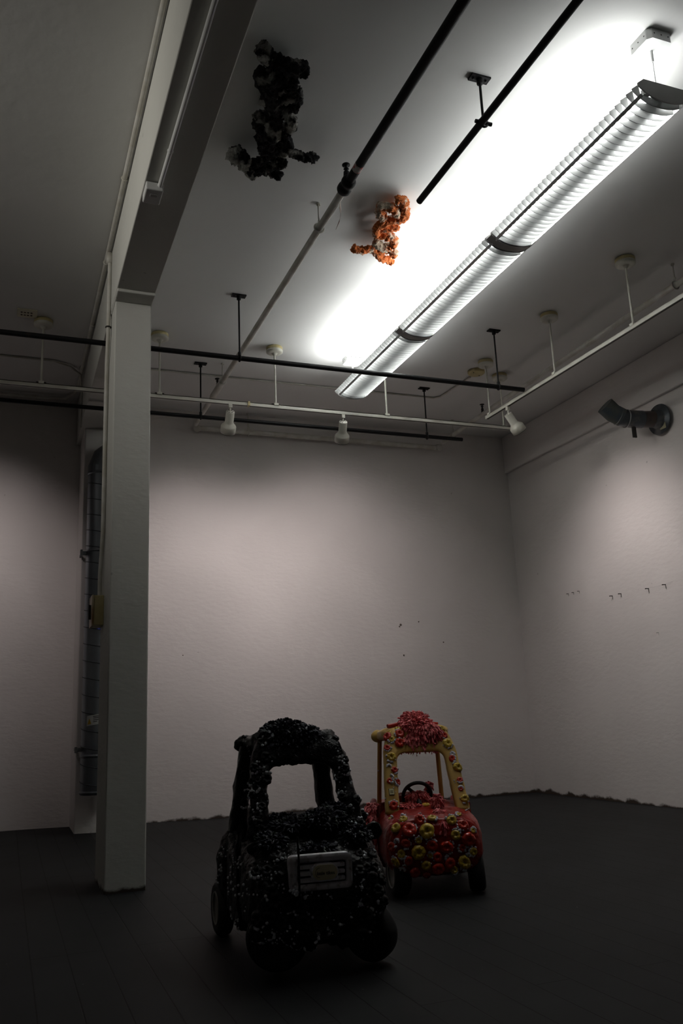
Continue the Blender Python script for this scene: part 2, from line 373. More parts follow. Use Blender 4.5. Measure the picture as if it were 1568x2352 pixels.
# conduit dropping down the column
th = thing('column_conduit', 'white conduit running down the left face of the column', 'conduit', (.585, 6.0, 3))
obj('pipe', MB().tube([(.585, 5.93, ZC-.03), (.583, 5.93, 3.86), (.583, 5.93, 3.74), (.588, 6.03, 3.55), (.589, 6.05, 3.0), (.589, 6.05, 2.3), (.588, 6.10, 2.15), (.584, 6.13, 2.02), (.584, 6.13, 1.86)], .015, 10), WHITEP, th)
g = MB().ring((.583, 5.93, 3.80), (0, 0, 1), .017, .006, 14, 6); obj('clamp', g, IRON, th)
g = MB().lathe([(0, -.03), (.026, -.03), (.026, .05), (0, .05)], (.583, 5.93, ZC-.09), (0, 0, 1), 14); obj('fitting', g, WHITEP, th)
th = thing('switch_box', 'yellowed switch box with worn tape on the left face of the column', 'switch', (.575, 6.13, 1.72))
obj('housing', MB().box((.538, 6.04, 1.655), (.606, 6.22, 1.86)), YELL, th, bevel=.004)
obj('cover', MB().box((.526, 6.035, 1.65), (.538, 6.225, 1.862)), mat('worn_cream_plate', (0.6, 0.52, 0.36), .5, col2=(0.34, 0.2, 0.1), scale=7, lo=.45, hi=.55), th, bevel=.002)
obj('lever', MB().box((.510, 6.10, 1.70), (.526, 6.115, 1.80)), IRON, th, bevel=.002)
# box and conduit under the beam
th = thing('junction_box', 'white junction box fixed under the ceiling beam', 'junction box', (.665, 4.42, 3.9))
obj('housing', MB().box((.604, 4.26, 3.866), (.70, 4.40, 3.916)), FIX, th, bevel=.006)
obj('rating_plate', MB().box((.635, 4.30, 3.863), (.672, 4.325, 3.867)), FIXG, th)
g = MB().tube([(.68, 4.27, 3.900), (.682, 4.1, 3.904), (.688, 2.9, 3.904), (.69, -2.5, 3.904)], .013, 10); g.ring((.683, 3.95, 3.904), YA_, .014, .003, 14, 6)
obj('conduit', g, FIX, th)

# ------------------------------------------------------------------ light tracks
def stem(th, x, y, z):
    g = MB().lathe([(0, 0), (.075, 0), (.078, -.004), (.078, -.036), (.07, -.042)], (x, y, ZC-.001), (0, 0, 1), 28)
    c = obj('canopy', g, YELL, th)
    g = MB().lathe([(.077, -.030), (.080, -.036), (.079, -.052), (.066, -.062), (.04, -.064), (.026, -.062), (.018, -.078), (.008, -.088), (0, -.09)], (x, y, ZC), (0, 0, 1), 28)
    obj('canopy_cap', g, CREAMW, c)
    obj('stem', MB().tube([(x, y, ZC-.08), (x, y, z+.02)], .009, 10), CREAMW, th)
def clip(th, x, y, z, along):
    g = MB(); s_ = Vector(along)
    g.box((x-.022, y-.022, z+.008), (x+.022, y+.022, z+.032))
    obj('track_clip', g, CREAMW, th, bevel=.002)
    for k in (-1, 1):
        c = Vector((x, y, z+.022))+s_*.028*k; obj('screw', MB().lathe([(0, -.012), (.008, -.012), (.008, .012), (0, .012)], c, s_, 8), IRON, th)
def rail(th, a, b, along):
    s_ = Vector(along); side = s_.cross(Vector((0, 0, 1))); a = Vector(a); b = Vector(b); L_ = (b-a).length; c = (a+b)/2
    g = MB()
    for k in (-1, 1): g.obox(c+side*.0145*k, s_, side, (0, 0, 1), (L_, .007, .034))
    g.obox(c+Vector((0, 0, .014)), s_, side, (0, 0, 1), (L_, .036, .006))
    obj('rail', g, CREAMW, th)
    g = MB().obox(c+Vector((0, 0, -.012)), s_, side, (0, 0, 1), (L_-.01, .021, .008)); obj('contact_strip', g, IRON, th, label='dark slot along the underside')
ZT = 3.83
th = thing('lighting_track', 'cream lighting track carrying two spotlights along the back of the room', 'lighting track', (2, 7.27, ZT), group='cream ceiling lighting tracks')
rail(th, (-3.6, 7.27, ZT), (4.92, 7.30, ZT), XA)
for x, y in ((-2.1, 7.27), (-.95, 7.27), (.171, 7.275), (1.17, 7.275), (2.255, 7.28), (3.40, 7.285), (4.745, 7.30)):
    stem(th, x, y, ZT); clip(th, x, y, ZT, XA)
obj('tape_joint', MB().box((1.98, 7.252, ZT-.020), (2.0, 7.302, ZT+.020)), YELL, th)
th = thing('lighting_track', 'cream lighting track running toward the camera along the right side', 'lighting track', (4.43, 5, ZT), group='cream ceiling lighting tracks')
rail(th, (4.41, 7.08, ZT+.01), (4.57, -1.5, ZT+.01), (-.0186, 1, 0))
for x, y in ((4.412, 7.02), (4.432, 5.93), (4.452, 4.91), (4.497, 2.5)):
    stem(th, x, y, ZT+.01); clip(th, x, y, ZT+.01, YA_)
th = thing('ceiling_cover', 'round yellowed cover plate at the end of the thin conduit', 'cover plate', (4.45, 7.25, ZC))
obj('cover', MB().lathe([(0, 0), (.088, 0), (.088, -.03), (.08, -.036), (0, -.038)], (4.447, 7.27, ZC-.001), (0, 0, 1), 28), YELL, th)
for dx, dy in ((-.05, -.03), (.05, .03)): obj('screw', MB().lathe([(0, -.004), (.006, -.004), (.006, 0)], (4.447+dx, 7.27+dy, ZC-.038), (0, 0, 1), 8), IRON, th)

def head(label, x, y, z, d, group='white spotlights on the ceiling tracks', power=SPOT_W, size=92, lift=.20):
    """bell shaped track head; d is the direction it throws light"""
    d = Vector(d).normalized()
    th = thing('track_spotlight', label, 'spotlight', (x, y, z), group=group)
    g = MB().box((x-.017, y-.017, z-.055), (x+.017, y+.017, z-.0185)); obj('adapter', g, CREAMW, th, bevel=.003)
    g = MB().tube([(x, y, z-.055), (x, y, z-.085)], .008, 8); obj('swivel', g, CREAMW, th)
    base = Vector((x, y, z-.098))-d*.012
    g = MB().lathe([(0, 0), (.036, 0), (.040, .006), (.040, .11), (.046, .122), (.066, .145), (.071, .155), (.071, .215), (.069, .215), (.067, .16), (.04, .14), (.03, .12), (0, .12)], base, d, 30)
    hd = obj('lamp_shade', g, CREAMW, th)
    g = MB().ring(base+d*.216, d, .0695, .0025, 30, 6); obj('rim', g, IRON, hd)
    u = d.orthogonal().normalized(); v = d.cross(u); g = MB()
    for k in range(6):
        t = 2*PI*k/6; c = base+(u*math.cos(t)+v*math.sin(t))*.026-d*.0005; g.lathe([(0, -.001), (.0055, -.001), (.0055, .001)], c, d, 8)
    obj('vent_hole', g, IRON, hd)
    g = MB().lathe([(0, 0), (.03, 0), (.05, .045), (.055, .06), (.03, .068), (0, .07)], base+d*.13, d, 20); b = obj('bulb', g, mat('frosted_bulb', (0.85, .8, .75), .4, emit=(WARM, 2)), hd)
    l = light('spotlight_beam', 'SPOT', base+d*.21, power, WARM, spot_size=math.radians(size), spot_blend=1.0, shadow_soft_size=.04)
    l.rotation_euler = (d+Vector((0, 0, lift))).to_track_quat('-Z', 'Y').to_euler(); l.parent = th; l.location = (base+d*.21-Vector((x, y, z)))*S
    return th
head('white spotlight on the back track, closer to the column', 1.816, 7.275, ZT, (.05, .70, -.70))
head('white spotlight on the back track below the lamp end', 2.93, 7.283, ZT, (.16, .68, -.70), size=104, power=SPOT_W*1.05)
head('white spotlight on the right track, tilted to the right wall', 4.417, 6.70, ZT+.01, (.62, .12, -.74), size=98, power=SPOT_W*.85, lift=.12)
head('white spotlight on the back track beyond the left edge', -.55, 7.272, ZT, (0, .70, -.70), power=SPOT_W*.8)

# ------------------------------------------------------------------ hanging fluorescent lamp
LX, LB, LT = 3.065, 4.012, 4.118
def lamp():
    th = thing('pendant_lamp', 'long louvred fluorescent lamp hanging under the ceiling', 'ceiling lamp', (LX, 5.15, LB))
    Y0_, Y1_ = 2.935, 7.37; J = [Y0_, 4.43, 5.905, Y1_]
    fin = [(-.175, LT-.032), (-.135, LT), (.135, LT), (.175, LT-.032)]
    for k in range(9):
        t = k/8; x = .172-.344*t; fin.append((x, LB+.0+(.058)*(abs(2*t-1))**2.6))
    fin2 = [(-.175, LT-.032), (-.135, LT), (-.128, LT), (-.122, LB+.050), (.122, LB+.050), (.128, LT), (.135, LT), (.175, LT-.032)]+fin[4:]
    def blade(g, y, th_=.0022):
        n = 6
        q = [(LX+x, z) for x, z in fin2[:4]]; q2 = [(LX+x, z) for x, z in fin2[4:8]]
        bot = [(LX+x, z) for x, z in fin[4:]]
        # left wing, right wing and the boat-shaped middle, meeting edge to edge
        mid = [q[3], q2[0]]+bot[1:-1]
        g.prism([q2[0], q2[1], q2[2], q2[3], bot[0], bot[1]], y-th_/2, y+th_/2, 1)
        g.prism([q[0], q[1], q[2], q[3], bot[-2], bot[-1]], y-th_/2, y+th_/2, 1)
        g.prism(mid, y-th_/2, y+th_/2, 1)
    def plate(g, y, th_=.0035, sc_=1.0, grow=0): g.prism([(LX+x*sc_, LB+(z-LB)*1.0) for x, z in fin], y-th_/2, y+th_/2, 1)
    for s_ in range(3):
        a, b = J[s_], J[s_+1]; n = 33 if s_ == 0 else 33
        g = MB()
        for i in range(1, n):
            blade(g, a+(b-a)*i/n)
        lv = obj('louver', g, mat('louver_white', (0.28, 0.285, 0.28), 0.5), th)
        # tube carriers and spine
        g = MB().box((LX-.050, a+.02, LB+.0505), (LX+.050, b-.02, LT-.004))
        obj('ballast_housing', g, FIX, th, bevel=.003)
        # solid side strips; right one made tall to block light on that side
        for sx in (-1, 1):
            g = MB(); x0 = LX+sx*.128; x1 = LX+sx*.138; zt_ = LB+.038 if sx < 0 else LT-.004
            g.add([(x0, a+.02, LB+.022), (x0, b-.02, LB+.022), (x1, b-.02, zt_), (x1, a+.02, zt_), (x0+sx*.002, a+.02, LB+.022), (x0+sx*.002, b-.02, LB+.022), (x1+sx*.002, b-.02, zt_), (x1+sx*.002, a+.02, zt_)],
                  [(0, 1, 2, 3), (7, 6, 5, 4), (0, 4, 5, 1), (3, 2, 6, 7), (0, 3, 7, 4), (1, 5, 6, 2)])
            obj('side_strip', g, FIX, th)
        for sx, st in ((-1, TUBE_LEFT), (1, TUBE_RIGHT)):
            x = LX+sx*.088
            g = MB().tube([(x, a+.075, LB+.070), (x, b-.075, LB+.070)], .0135, 12)
            tm = mat('tube_glow_%d' % (1 if sx < 0 else 2), (.9, .9, .9), .5, emit=(COOL, st))
            obj('fluorescent_tube', g, tm, th)
            for e0 in (a+.055, b-.075): obj('tube_end', MB().tube([(x, e0, LB+.070), (x, e0+.02, LB+.070)], .015, 10), mat('tube_cap', (.5, .5, .45), .3, .8), th)
            for e0 in (a+.03, b-.055): obj('lamp_holder', MB().box((x-.018, e0, LB+.052), (x+.018, e0+.025, LT-.02)), FIXG, th)
        for x_, p_, tl, sp in ((-.095, UP_LEFT*(.75 if s_ == 0 else 1), -.32, 138), (.085, UP_RIGHT, .25, 125)):
            if p_:
                l = light('added_uplight', 'AREA', (0, 0, 0), p_, COOL, shape='RECTANGLE', size=.06*S, size_y=(b-a-.12)*S, spread=math.radians(sp))  # hidden area light added above the tubes to brighten the ceiling
                l.parent = th; l.location = (Vector((LX+x_, (a+b)/2, LT+.004))-Vector((LX, 5.15, LB)))*S
                l.rotation_euler = (PI, tl, 0)
        # plate added over the right row to make the ceiling light lopsided
        g = MB().box((LX+.045, a+.01, LT-.0035), (LX+.145, b-.01, LT-.001)); obj('added_baffle', g, FIX, th)
    for j in (1, 2):
        g = MB()
        for dy in (-.03, .03): plate(g, J[j]+dy, .004)
        n = 12; pts = []
        for k in range(n+1):
            t = k/n; x = .172-.344*t; pts.append((LX+x, LB-.001+(.058)*(abs(2*t-1))**2.6))
        vs = [(x, J[j]-.03, z) for x, z in pts]+[(x, J[j]+.03, z) for x, z in pts]
        g.add(vs, [(i, i+1, n+2+i, n+1+i) for i in range(n)], True)
        obj('joint_cover', g, FIXG, th)
    for y in (Y0_, Y1_):
        g = MB(); plate(g, y, .008); obj('end_plate', g, FIX, th, bevel=.001)
    for k, y in ((0, 2.985), (1, 7.30)):
        g = MB()
        e = .082; c = .022
        poly = [(-e+c, -e), (e-c, -e), (e, -e+c), (e, e-c), (e-c, e), (-e+c, e), (-e, e-c), (-e, -e+c)]
        g.prism([(LX+px, y+py) for px, py in poly], ZC-.062, ZC, 2)
        b = obj('canopy_box', g, FIX, th, bevel=.004)
        g = MB()
        for dx in (-.045, 0, .045):
            g.lathe([(0, -.001), (.004, -.001), (.004, .001)], (LX+dx, y-e, ZC-.03), (0, 1, 0), 8); g.lathe([(0, -.001), (.004, -.001), (.004, .001)], (LX-e, y+dx, ZC-.03), (1, 0, 0), 8)
        obj('screw_hole', g, IRON, b)
        g = MB().tube([(LX, y, ZC-.062), (LX, y, ZC-.13)], [.009, .007], 10); obj('cable_gripper', g, FIX, th)
        obj('suspension_wire', MB().tube([(LX, y, ZC-.12), (LX, y, LT)], .0022, 6), WIRE, th)
    g = MB().tube([(LX+.04, 7.24, ZC-.03), (LX+.10, 7.22, ZC-.035), (LX+.135, 7.22, ZC-.07), (LX+.14, 7.23, ZC-.14), (LX+.10, 7.24, LT+.05), (LX+.06, 7.25, LT)], .007, 8)
    obj('power_cord', g, WHITEP, th)
lamp()
# ------------------------------------------------------------------ spiral duct by the pier
th = thing('spiral_duct', 'galvanised spiral duct standing against the pier behind the column', 'duct', (.80, 8.44, .38))
R_ = .132; path = [(.80, 8.44, .38), (.80, 8.44, 3.40)]
obj('straight_duct', MB().tube(path, R_, 36, caps=True), STEEL, th)
g = MB(); turns = 19
for k in range(turns*20):
    pass
pts = []
for k in range(int(turns*24)):
    t = 2*PI*k/24; z = .42+(2.96)*k/(turns*24); pts.append((.80+math.cos(-t)*(R_+.001), 8.44+math.sin(-t)*(R_+.001), z))
obj('spiral_seam', g.tube(pts, .0045, 6), mat('seam_steel', (0.08, 0.09, 0.10), .5, .7), th)
g = MB(); ep = [(.80, 8.44, 3.40), (.80, 8.44, 3.46), (.835, 8.44, 3.56), (.92, 8.44, 3.635), (1.03, 8.44, 3.66), (1.12, 8.44, 3.66)]
g.tube(ep, R_+.004, 30, smooth=False); obj('elbow', g, STEEL, th)
for z in (.40, 3.40, 2.62, .72): obj('joint_band', MB().lathe([(R_, -.014), (R_+.006, -.012), (R_+.006, .012), (R_, .014)], (.80, 8.44, z), (0, 0, 1), 36), STEEL, th)
for z in (2.60, .78):
    g = MB().box((.615, 8.40, z-.018), (.69, 8.43, z+.018)); g.box((.612, 8.36, z-.026), (.632, 8.43, z+.026)); g.box((.62, 8.42, z-.012), (.64, 8.60, z+.012)); obj('bracket', g, DARKST, th)
g = MB()
def wrap(z0, z1, a0, a1, r, n=8, tilt=0):
    vs = []
    for k in range(n+1):
        a = a0+(a1-a0)*k/n
        for z in (z0, z1): vs.append((.80+r*math.cos(a), 8.44+r*math.sin(a), z+tilt*k/n))
    return MB().add(vs, [(2*k, 2*k+2, 2*k+3, 2*k+1) for k in range(n)], True)
lab = obj('warning_label', wrap(.985, 1.075, -2.30, -1.35, R_+.007, tilt=.02), mat('white_label', (.6, .6, .58), .5), th, label='white label with a yellow triangle')
g = MB(); a = -2.2
def dp(a, z, r=R_+.009): return (.80+r*math.cos(a), 8.44+r*math.sin(a), z)
g.add([dp(-2.24, 1.00), dp(-1.98, 1.005), dp(-2.11, 1.055)], [(0, 1, 2)])
obj('warning_triangle', g, mat('label_yellow', (.62, .38, .03), .5), lab)
g = MB()
for i, (z, a0, a1) in enumerate(((1.066, -1.88, -1.45), (1.052, -1.86, -1.5), (1.036, -1.86, -1.42), (1.02, -1.86, -1.6))):
    g.add([dp(a0, z), dp((a0+a1)/2, z+.003), dp(a1, z+.006), dp(a1, z+.012), dp((a0+a1)/2, z+.009), dp(a0, z+.006)], [(0, 1, 4, 5), (1, 2, 3, 4)])
obj('label_print', g, IRON, lab)
obj('blue_tag', wrap(1.86, 1.91, -1.78, -1.5, R_+.007), mat('blue_tape', (.02, .03, .25), .5), th, label='small blue tag')

# short duct outlet on the right wall
th = thing('wall_duct_outlet', 'short bent dark duct stub sticking out of the right wall', 'duct', (5.93, 6.32, 3.71))
c = Vector((5.925, 6.34, 3.70))
obj('flange', MB().lathe([(0, 0), (.15, 0), (.155, -.008), (.15, -.018), (.10, -.022), (.09, -.05), (.082, -.10)], (5.925, 6.34, 3.70), (1, 0, 0), 32), DARKST, th)
pp = [Vector((5.88, 6.34, 3.70)), Vector((5.72, 6.36, 3.69)), Vector((5.58, 6.40, 3.69))]
obj('collar', MB().tube([pp[0], pp[1]], .082, 28), mat('brown_tape', (.05, .03, .025), .4, col2=(.02, .015, .015), scale=12), th)
obj('duct_pipe', MB().tube([pp[1], (5.60, 6.38, 3.69), (5.50, 6.42, 3.715)], .086, 28, smooth=True), DARKST, th)
obj('elbow', MB().tube([(5.52, 6.41, 3.71), (5.44, 6.43, 3.755), (5.36, 6.44, 3.83)], .090, 28, caps=True), mat('blue_grey_duct', (.07, .09, .11), .45, .4, col2=(.1, .11, .1), scale=8), th)
for q, d in (((5.56, 6.395, 3.695), (1, -.15, -.1)), ((5.49, 6.42, 3.725), (1, -.2, -.4))): obj('joint_band', MB().ring(q, d, .088, .005, 28, 6), WIRE, th)
obj('damper_lever', MB().box((5.60, 6.37, 3.50), (5.645, 6.385, 3.62)), IRON, th, bevel=.002)
obj('sticker', MB().box((5.903, 6.25, 3.585), (5.907, 6.33, 3.645)), mat('cream_sticker', (.4, .38, .25), .5), th)
# L-hooks in the right wall
hooks = [(8.169, 2.226, .7, 0), (8.07, 2.227, .7, 0), (7.965, 2.227, .7, 0), (7.41, 2.095, 1, 1), (7.268, 2.098, 1, 1), (6.848, 2.09, 1.1, 1), (6.605, 2.093, 1.1, 1), (6.785, 1.645, .7, 2)]
desc = ['small bent nail in the right wall, closest to the corner', 'small bent nail in the right wall, in the middle of the close trio', 'small bent nail in the right wall, end of the close trio away from the corner',
        'black hook in the right wall, lower one of the middle pair', 'black hook in the right wall, other one of the middle pair', 'black hook in the right wall, first of the pair with a thread',
        'black hook in the right wall nearest the picture edge', 'faint hook low on the right wall, alone under the others']
for (y, z, k, q), ds in zip(hooks, desc):
    g = MB().tube([(XR, y, z), (XR-.035*k, y, z), (XR-.04*k, y, z-.004*k)], .0045*k, 8)
    g.tube([(XR-.004, y-.004, z), (XR-.004, y-.004, z-.035*k)], .0022*k, 6)
    tag(obj('wall_hook', g, IRON if q < 2 else FIXG), ds, 'hook', 'hooks and nails in the right wall')
tag(obj('thread', MB().tube([(XR-.02, 6.848, 2.092), (XR-.02, 6.605, 2.094), (XR-.004, 6.5, 2.112)], .0009, 5), FIXG), 'thin thread strung between two black wall hooks', 'thread')
for (x, z, r), ds in zip([(4.317, 1.991, .014), (4.30, 1.97, .009), (4.554, 2.026, .008), (4.866, 1.781, .008), (1.748, 1.675, .006), (4.335, 1.635, .010)],
        ['largest dark plug in the back wall over the red car', 'small plug touching the largest plug in the back wall', 'lone screw in the back wall level with the largest plug', 'screw in the back wall nearest the corner', 'tiny nail in the back wall next to the column', 'low screw in the back wall straight above the red car']):
    tag(obj('wall_screw', MB().lathe([(0, 0), (r, 0), (r*.8, -.006), (0, -.008)], (x, YB, z), (0, 1, 0), 10), mat('dull_screw', (.12, .10, .08), .6)), ds, 'screw', 'screws and plugs in the back wall')
# slotted plate on the ceiling at the left
th = thing('ceiling_plate', 'small rust stained slotted plate on the ceiling left of the beam', 'plate', (.03, 7.16, ZC))
obj('plate', MB().box((-.045, 7.09, ZC-.012), (.115, 7.24, ZC)), CREAM, th, bevel=.003)
g = MB()
for i in range(4):
    for j in range(2): g.lathe([(0, 0), (.009, 0), (.009, -.002), (0, -.002)], (-.01+i*.026, 7.14+j*.05, ZC-.012), (0, 0, 1), 8)
obj('slot', g, mat('rusty_hole', (.06, .03, .02), .8), th)

# ------------------------------------------------------------------ crusted sculptures on the ceiling
def interp(pts, n=7):
    P = [Vector(p) for p in pts]; out = []
    for i in range(len(P)-1):
        p0 = P[max(i-1, 0)]; p1 = P[i]; p2 = P[i+1]; p3 = P[min(i+2, len(P)-1)]
        for k in range(n):
            t = k/n
            out.append(.5*((2*p1)+(-p0+p2)*t+(2*p0-5*p1+4*p2-p3)*t*t+(-p0+3*p1-3*p2+p3)*t**3))
    out.append(P[-1]); return out
def crust_tube(g, pts, r, z, seed, r_end=.75):
    rnd = random.Random(seed)
    P = interp([(x, y, z+rnd.uniform(-.02, .02)) for x, y in pts], 12); m = len(P)
    rs = [r*(.92+.25*noise.noise(Vector((i*.35, seed, 0))))*(1 if 0 < i < m-1 else .3)*(1 if 2 < i < m-3 else .75) for i in range(m)]
    g.tube(P, rs, 30, caps=True)
def crust(mname, a, b, c, sc_=16, lo=.42, hi=.56):
    m = mat(mname, a, .85, col2=b, scale=sc_, lo=lo, hi=hi, detail=5, bump=1.0, bscale=120)
    return m
O = dict(o1=[(2.314, 4.615), (2.383, 4.64), (2.439, 4.75), (2.455, 4.827), (2.382, 4.883), (2.311, 4.946)],
 o2=[(2.401, 4.794), (2.345, 4.715), (2.255, 4.727), (2.28, 4.807), (2.327, 4.825)], o3=[(2.343, 5.057), (2.393, 4.998), (2.492, 4.95)],
 o4=[(2.378, 5.127), (2.436, 5.073), (2.509, 5.087), (2.533, 5.152), (2.467, 5.19), (2.383, 5.161)],
 o5=[(2.251, 5.275), (2.329, 5.279), (2.419, 5.27), (2.507, 5.329), (2.59, 5.373), (2.643, 5.396)], o6=[(2.459, 5.268), (2.531, 5.265), (2.575, 5.233), (2.601, 5.301)],
 o7=[(2.36, 4.86), (2.33, 4.98), (2.36, 5.06)])
orange = crust('orange_fuzz', (.66, .17, .035), (.74, .60, .46), None, 16, .55, .66)
white_f = crust('white_fuzz', (.72, .60, .46), (.66, .17, .035), None, 12, .44, .56)
th = thing('crusted_sculpture', 'orange and white crusted coil sculpture hanging from the ceiling beside the lamp', 'sculpture', (2.45, 5.05, ZC), group='crusted coil sculptures on the ceiling')
for i, (k, r, m) in enumerate((('o1', .035, orange), ('o2', .033, white_f), ('o3', .030, orange), ('o4', .032, white_f), ('o5', .029, orange), ('o6', .032, orange), ('o7', .030, orange))):
    g = MB(); crust_tube(g, O[k], r, ZC-.065, i+3); obj('coil', g, m, th, disp=(.014, 55, i, 4))
Bk = dict(b1=[(1.079, 3.61), (1.113, 3.631), (1.147, 3.667), (1.188, 3.687), (1.257, 3.679), (1.338, 3.686), (1.343, 3.714)],
 b2=[(1.151, 3.752), (1.155, 3.83), (1.216, 3.851), (1.294, 3.82), (1.294, 3.775), (1.218, 3.74), (1.168, 3.737)],
 b3=[(1.182, 3.924), (1.246, 3.904), (1.327, 3.877), (1.371, 3.889), (1.37, 3.943), (1.334, 3.949)],
 b4=[(1.198, 3.983), (1.258, 3.996), (1.332, 4.016), (1.39, 4.064), (1.417, 4.137), (1.375, 4.179)],
 b5=[(1.23, 4.094), (1.246, 4.192), (1.311, 4.23), (1.366, 4.2), (1.426, 4.193)],
 b6=[(1.265, 4.317), (1.314, 4.265), (1.397, 4.25), (1.447, 4.308), (1.398, 4.387), (1.295, 4.395)],
 b7=[(1.454, 4.357), (1.547, 4.365), (1.611, 4.358), (1.655, 4.376)], b8=[(1.201, 4.56), (1.158, 4.515), (1.178, 4.47), (1.229, 4.48), (1.252, 4.551), (1.221, 4.574)],
 b9=[(1.255, 4.577), (1.303, 4.602), (1.321, 4.671)],
 b10=[(1.289, 4.552), (1.344, 4.482), (1.412, 4.434), (1.464, 4.457), (1.456, 4.499), (1.361, 4.543), (1.333, 4.592), (1.421, 4.605), (1.5, 4.587)],
 b11=[(1.38, 4.42), (1.33, 4.30), (1.32, 4.179), (1.284, 4.031), (1.231, 3.877), (1.196, 3.737)])
bl = crust('black_fuzz', (.012, .012, .014), (.34, .33, .30), None, 12, .54, .64)
blw = crust('grey_fuzz', (.55, .54, .50), (.015, .015, .017), None, 12, .46, .56)
th = thing('crusted_sculpture', 'black and grey crusted coil sculpture hanging from the ceiling beside the beam', 'sculpture', (1.3, 4.1, ZC), group='crusted coil sculptures on the ceiling')
for i, (k, r, m) in enumerate((('b1', .042, bl), ('b2', .046, bl), ('b3', .042, bl), ('b4', .036, blw), ('b5', .042, bl), ('b6', .042, bl), ('b7', .028, bl), ('b8', .032, blw), ('b9', .03, blw), ('b10', .03, bl), ('b11', .055, bl))):
    g = MB(); crust_tube(g, Bk[k], r, ZC-.07, i+20); obj('coil', g, m, th, disp=(.018, 45, i, 4))
g = MB(); crust_tube(g, [(1.09, 3.62), (1.12, 3.645), (1.135, 3.665)], .028, ZC-.10, 5); obj('coil', g, blw, th, disp=(.014, 50, 3, 4))

# ------------------------------------------------------------------ the two encrusted ride-on toy cars
def superloop(hw, zb, zt, n=2.6, N=96):
    out = []
    for k in range(N):
        t = 2*PI*k/N; c, s_ = math.cos(t), math.sin(t)
        out.append((hw*math.copysign(abs(c)**(2/n), c), (zb+zt)/2+(zt-zb)/2*math.copysign(abs(s_)**(2/n), s_)))
    return out
def loft(g, secs, N=96, sub=6, smooth=True):
    """secs: (y, hw, zb, zt, n)"""
    P = []
    for i in range(len(secs)-1):
        for k in range(sub):
            t = k/sub; P.append([secs[i][j]*(1-t)+secs[i+1][j]*t for j in range(5)])
    P.append(list(secs[-1]))
    vs = []; m = len(P)
    for y, hw, zb, zt, n in P:
        vs += [(x, y, z) for x, z in superloop(hw, zb, zt, n, N)]
    fs = [(i*N+k, i*N+(k+1) % N, (i+1)*N+(k+1) % N, (i+1)*N+k) for i in range(m-1) for k in range(N)]
    fs += [tuple(range(N)), tuple((m-1)*N+k for k in range(N-1, -1, -1))]
    g.add(vs, fs, smooth)
    return g
def rounded(pts, r, n=5):
    out = []; m = len(pts)
    for i in range(m):
        p0, p1, p2 = Vector(pts[i-1]), Vector(pts[i]), Vector(pts[(i+1) % m])
        a = p1+(p0-p1).normalized()*min(r, (p0-p1).length*.45); b = p1+(p2-p1).normalized()*min(r, (p2-p1).length*.45)
        for k in range(n+1):
            t = k/n; out.append(tuple(a*(1-t)**2+p1*2*t*(1-t)+b*t*t))
    return out
def arch_path(hb, ht, zb, zt, zi, wi, N=26):
    """outer and inner outlines of the windscreen arch from the left foot over the top to the right foot, as matched points"""
    pass
def windscreen_arch(g, zb, zt, ob, ot, ib, it, zi, y_at, thick, N=16, cross=10):
    """U-shaped arch swept as a rounded slab. ob/ot outer half width at base/top, ib/it inner half width, zi = z of opening top"""
    path = []
    for k in range(N+1):                                     # left leg going up
        t = k/N; z = zb+(zi-.05-zb)*t; tt = (z-zb)/(zt-zb)
        path.append(((-(ob+(ot-ob)*tt), z), (-(ib+(it-ib)*tt), z)))
    zl = zi-.05; tt = (zl-zb)/(zt-zb); ol = ob+(ot-ob)*tt; il = ib+(it-ib)*tt
    M_ = 10
    for k in range(1, M_+1):                                 # corner
        a = PI/2*k/M_
        ox = -(ol-.10+.10*math.cos(a)) + 0; oz = zl+(zt-zl)*math.sin(a)
        ix = -(il-.05+.05*math.cos(a)); iz = zl+(zi-zl)*math.sin(a)
        path.append(((ox, oz), (ix, iz)))
    n2 = 12
    xo, xi = path[-1][0][0], path[-1][1][0]
    top = [((xo*(1-t), zt+.01*math.sin(PI*t/2)), (xi*(1-t), zi)) for t in [k/n2 for k in range(1, n2)]]
    half = path+top
    full = half+[((0, zt+.01), (0, zi))]+[((-a[0], a[1]), (-b[0], b[1])) for a, b in reversed(half)]
    rings = []
    for (ox, oz), (ix, iz) in full:
        ring = []
        for k in range(cross*2):
            t = 2*PI*k/(cross*2); c, s_ = math.cos(t), math.sin(t); n = 3.2
            u = .5+.5*math.copysign(abs(c)**(2/n), c); v = .5*math.copysign(abs(s_)**(2/n), s_)
            x = ox+(ix-ox)*u; z = oz+(iz-oz)*u
            ring.append((x, y_at(z)+v*thick, z))
        rings.append(ring)
    m = cross*2; vs = [p for r in rings for p in r]
    fs = [(i*m+k, i*m+(k+1) % m, (i+1)*m+(k+1) % m, (i+1)*m+k) for i in range(len(rings)-1) for k in range(m)]
    fs += [tuple(range(m)), tuple((len(rings)-1)*m+k for k in range(m-1, -1, -1))]
    g.add(vs, fs, True)
    return g
def fringe(g, c, rad, sq, n, seed, ln=.03, r=.0045, down=.3):
    rnd = random.Random(seed)
    for _ in range(n):
        v = Vector((rnd.gauss(0, 1), rnd.gauss(0, 1), rnd.gauss(0, 1))).normalized()
        if v.z < -.35: v.z = -v.z
        p = Vector(c)+Vector((v.x*sq[0], v.y*sq[1], v.z*sq[2]))*rad
        d = (v+Vector((rnd.uniform(-.5, .5), rnd.uniform(-.5, .5), -down+rnd.uniform(-.4, .4)))).normalized()
        l = ln*rnd.uniform(.5, 1.3); q = p+d*l*.5; e = p+d*l+Vector((rnd.uniform(-.3, .3), rnd.uniform(-.3, .3), -down))*l*.5
        rr = r*rnd.uniform(.6, 1.5)
        g.tube([p-d*.006, q, e], [rr, rr*1.2, rr*.6], 5)
    return g
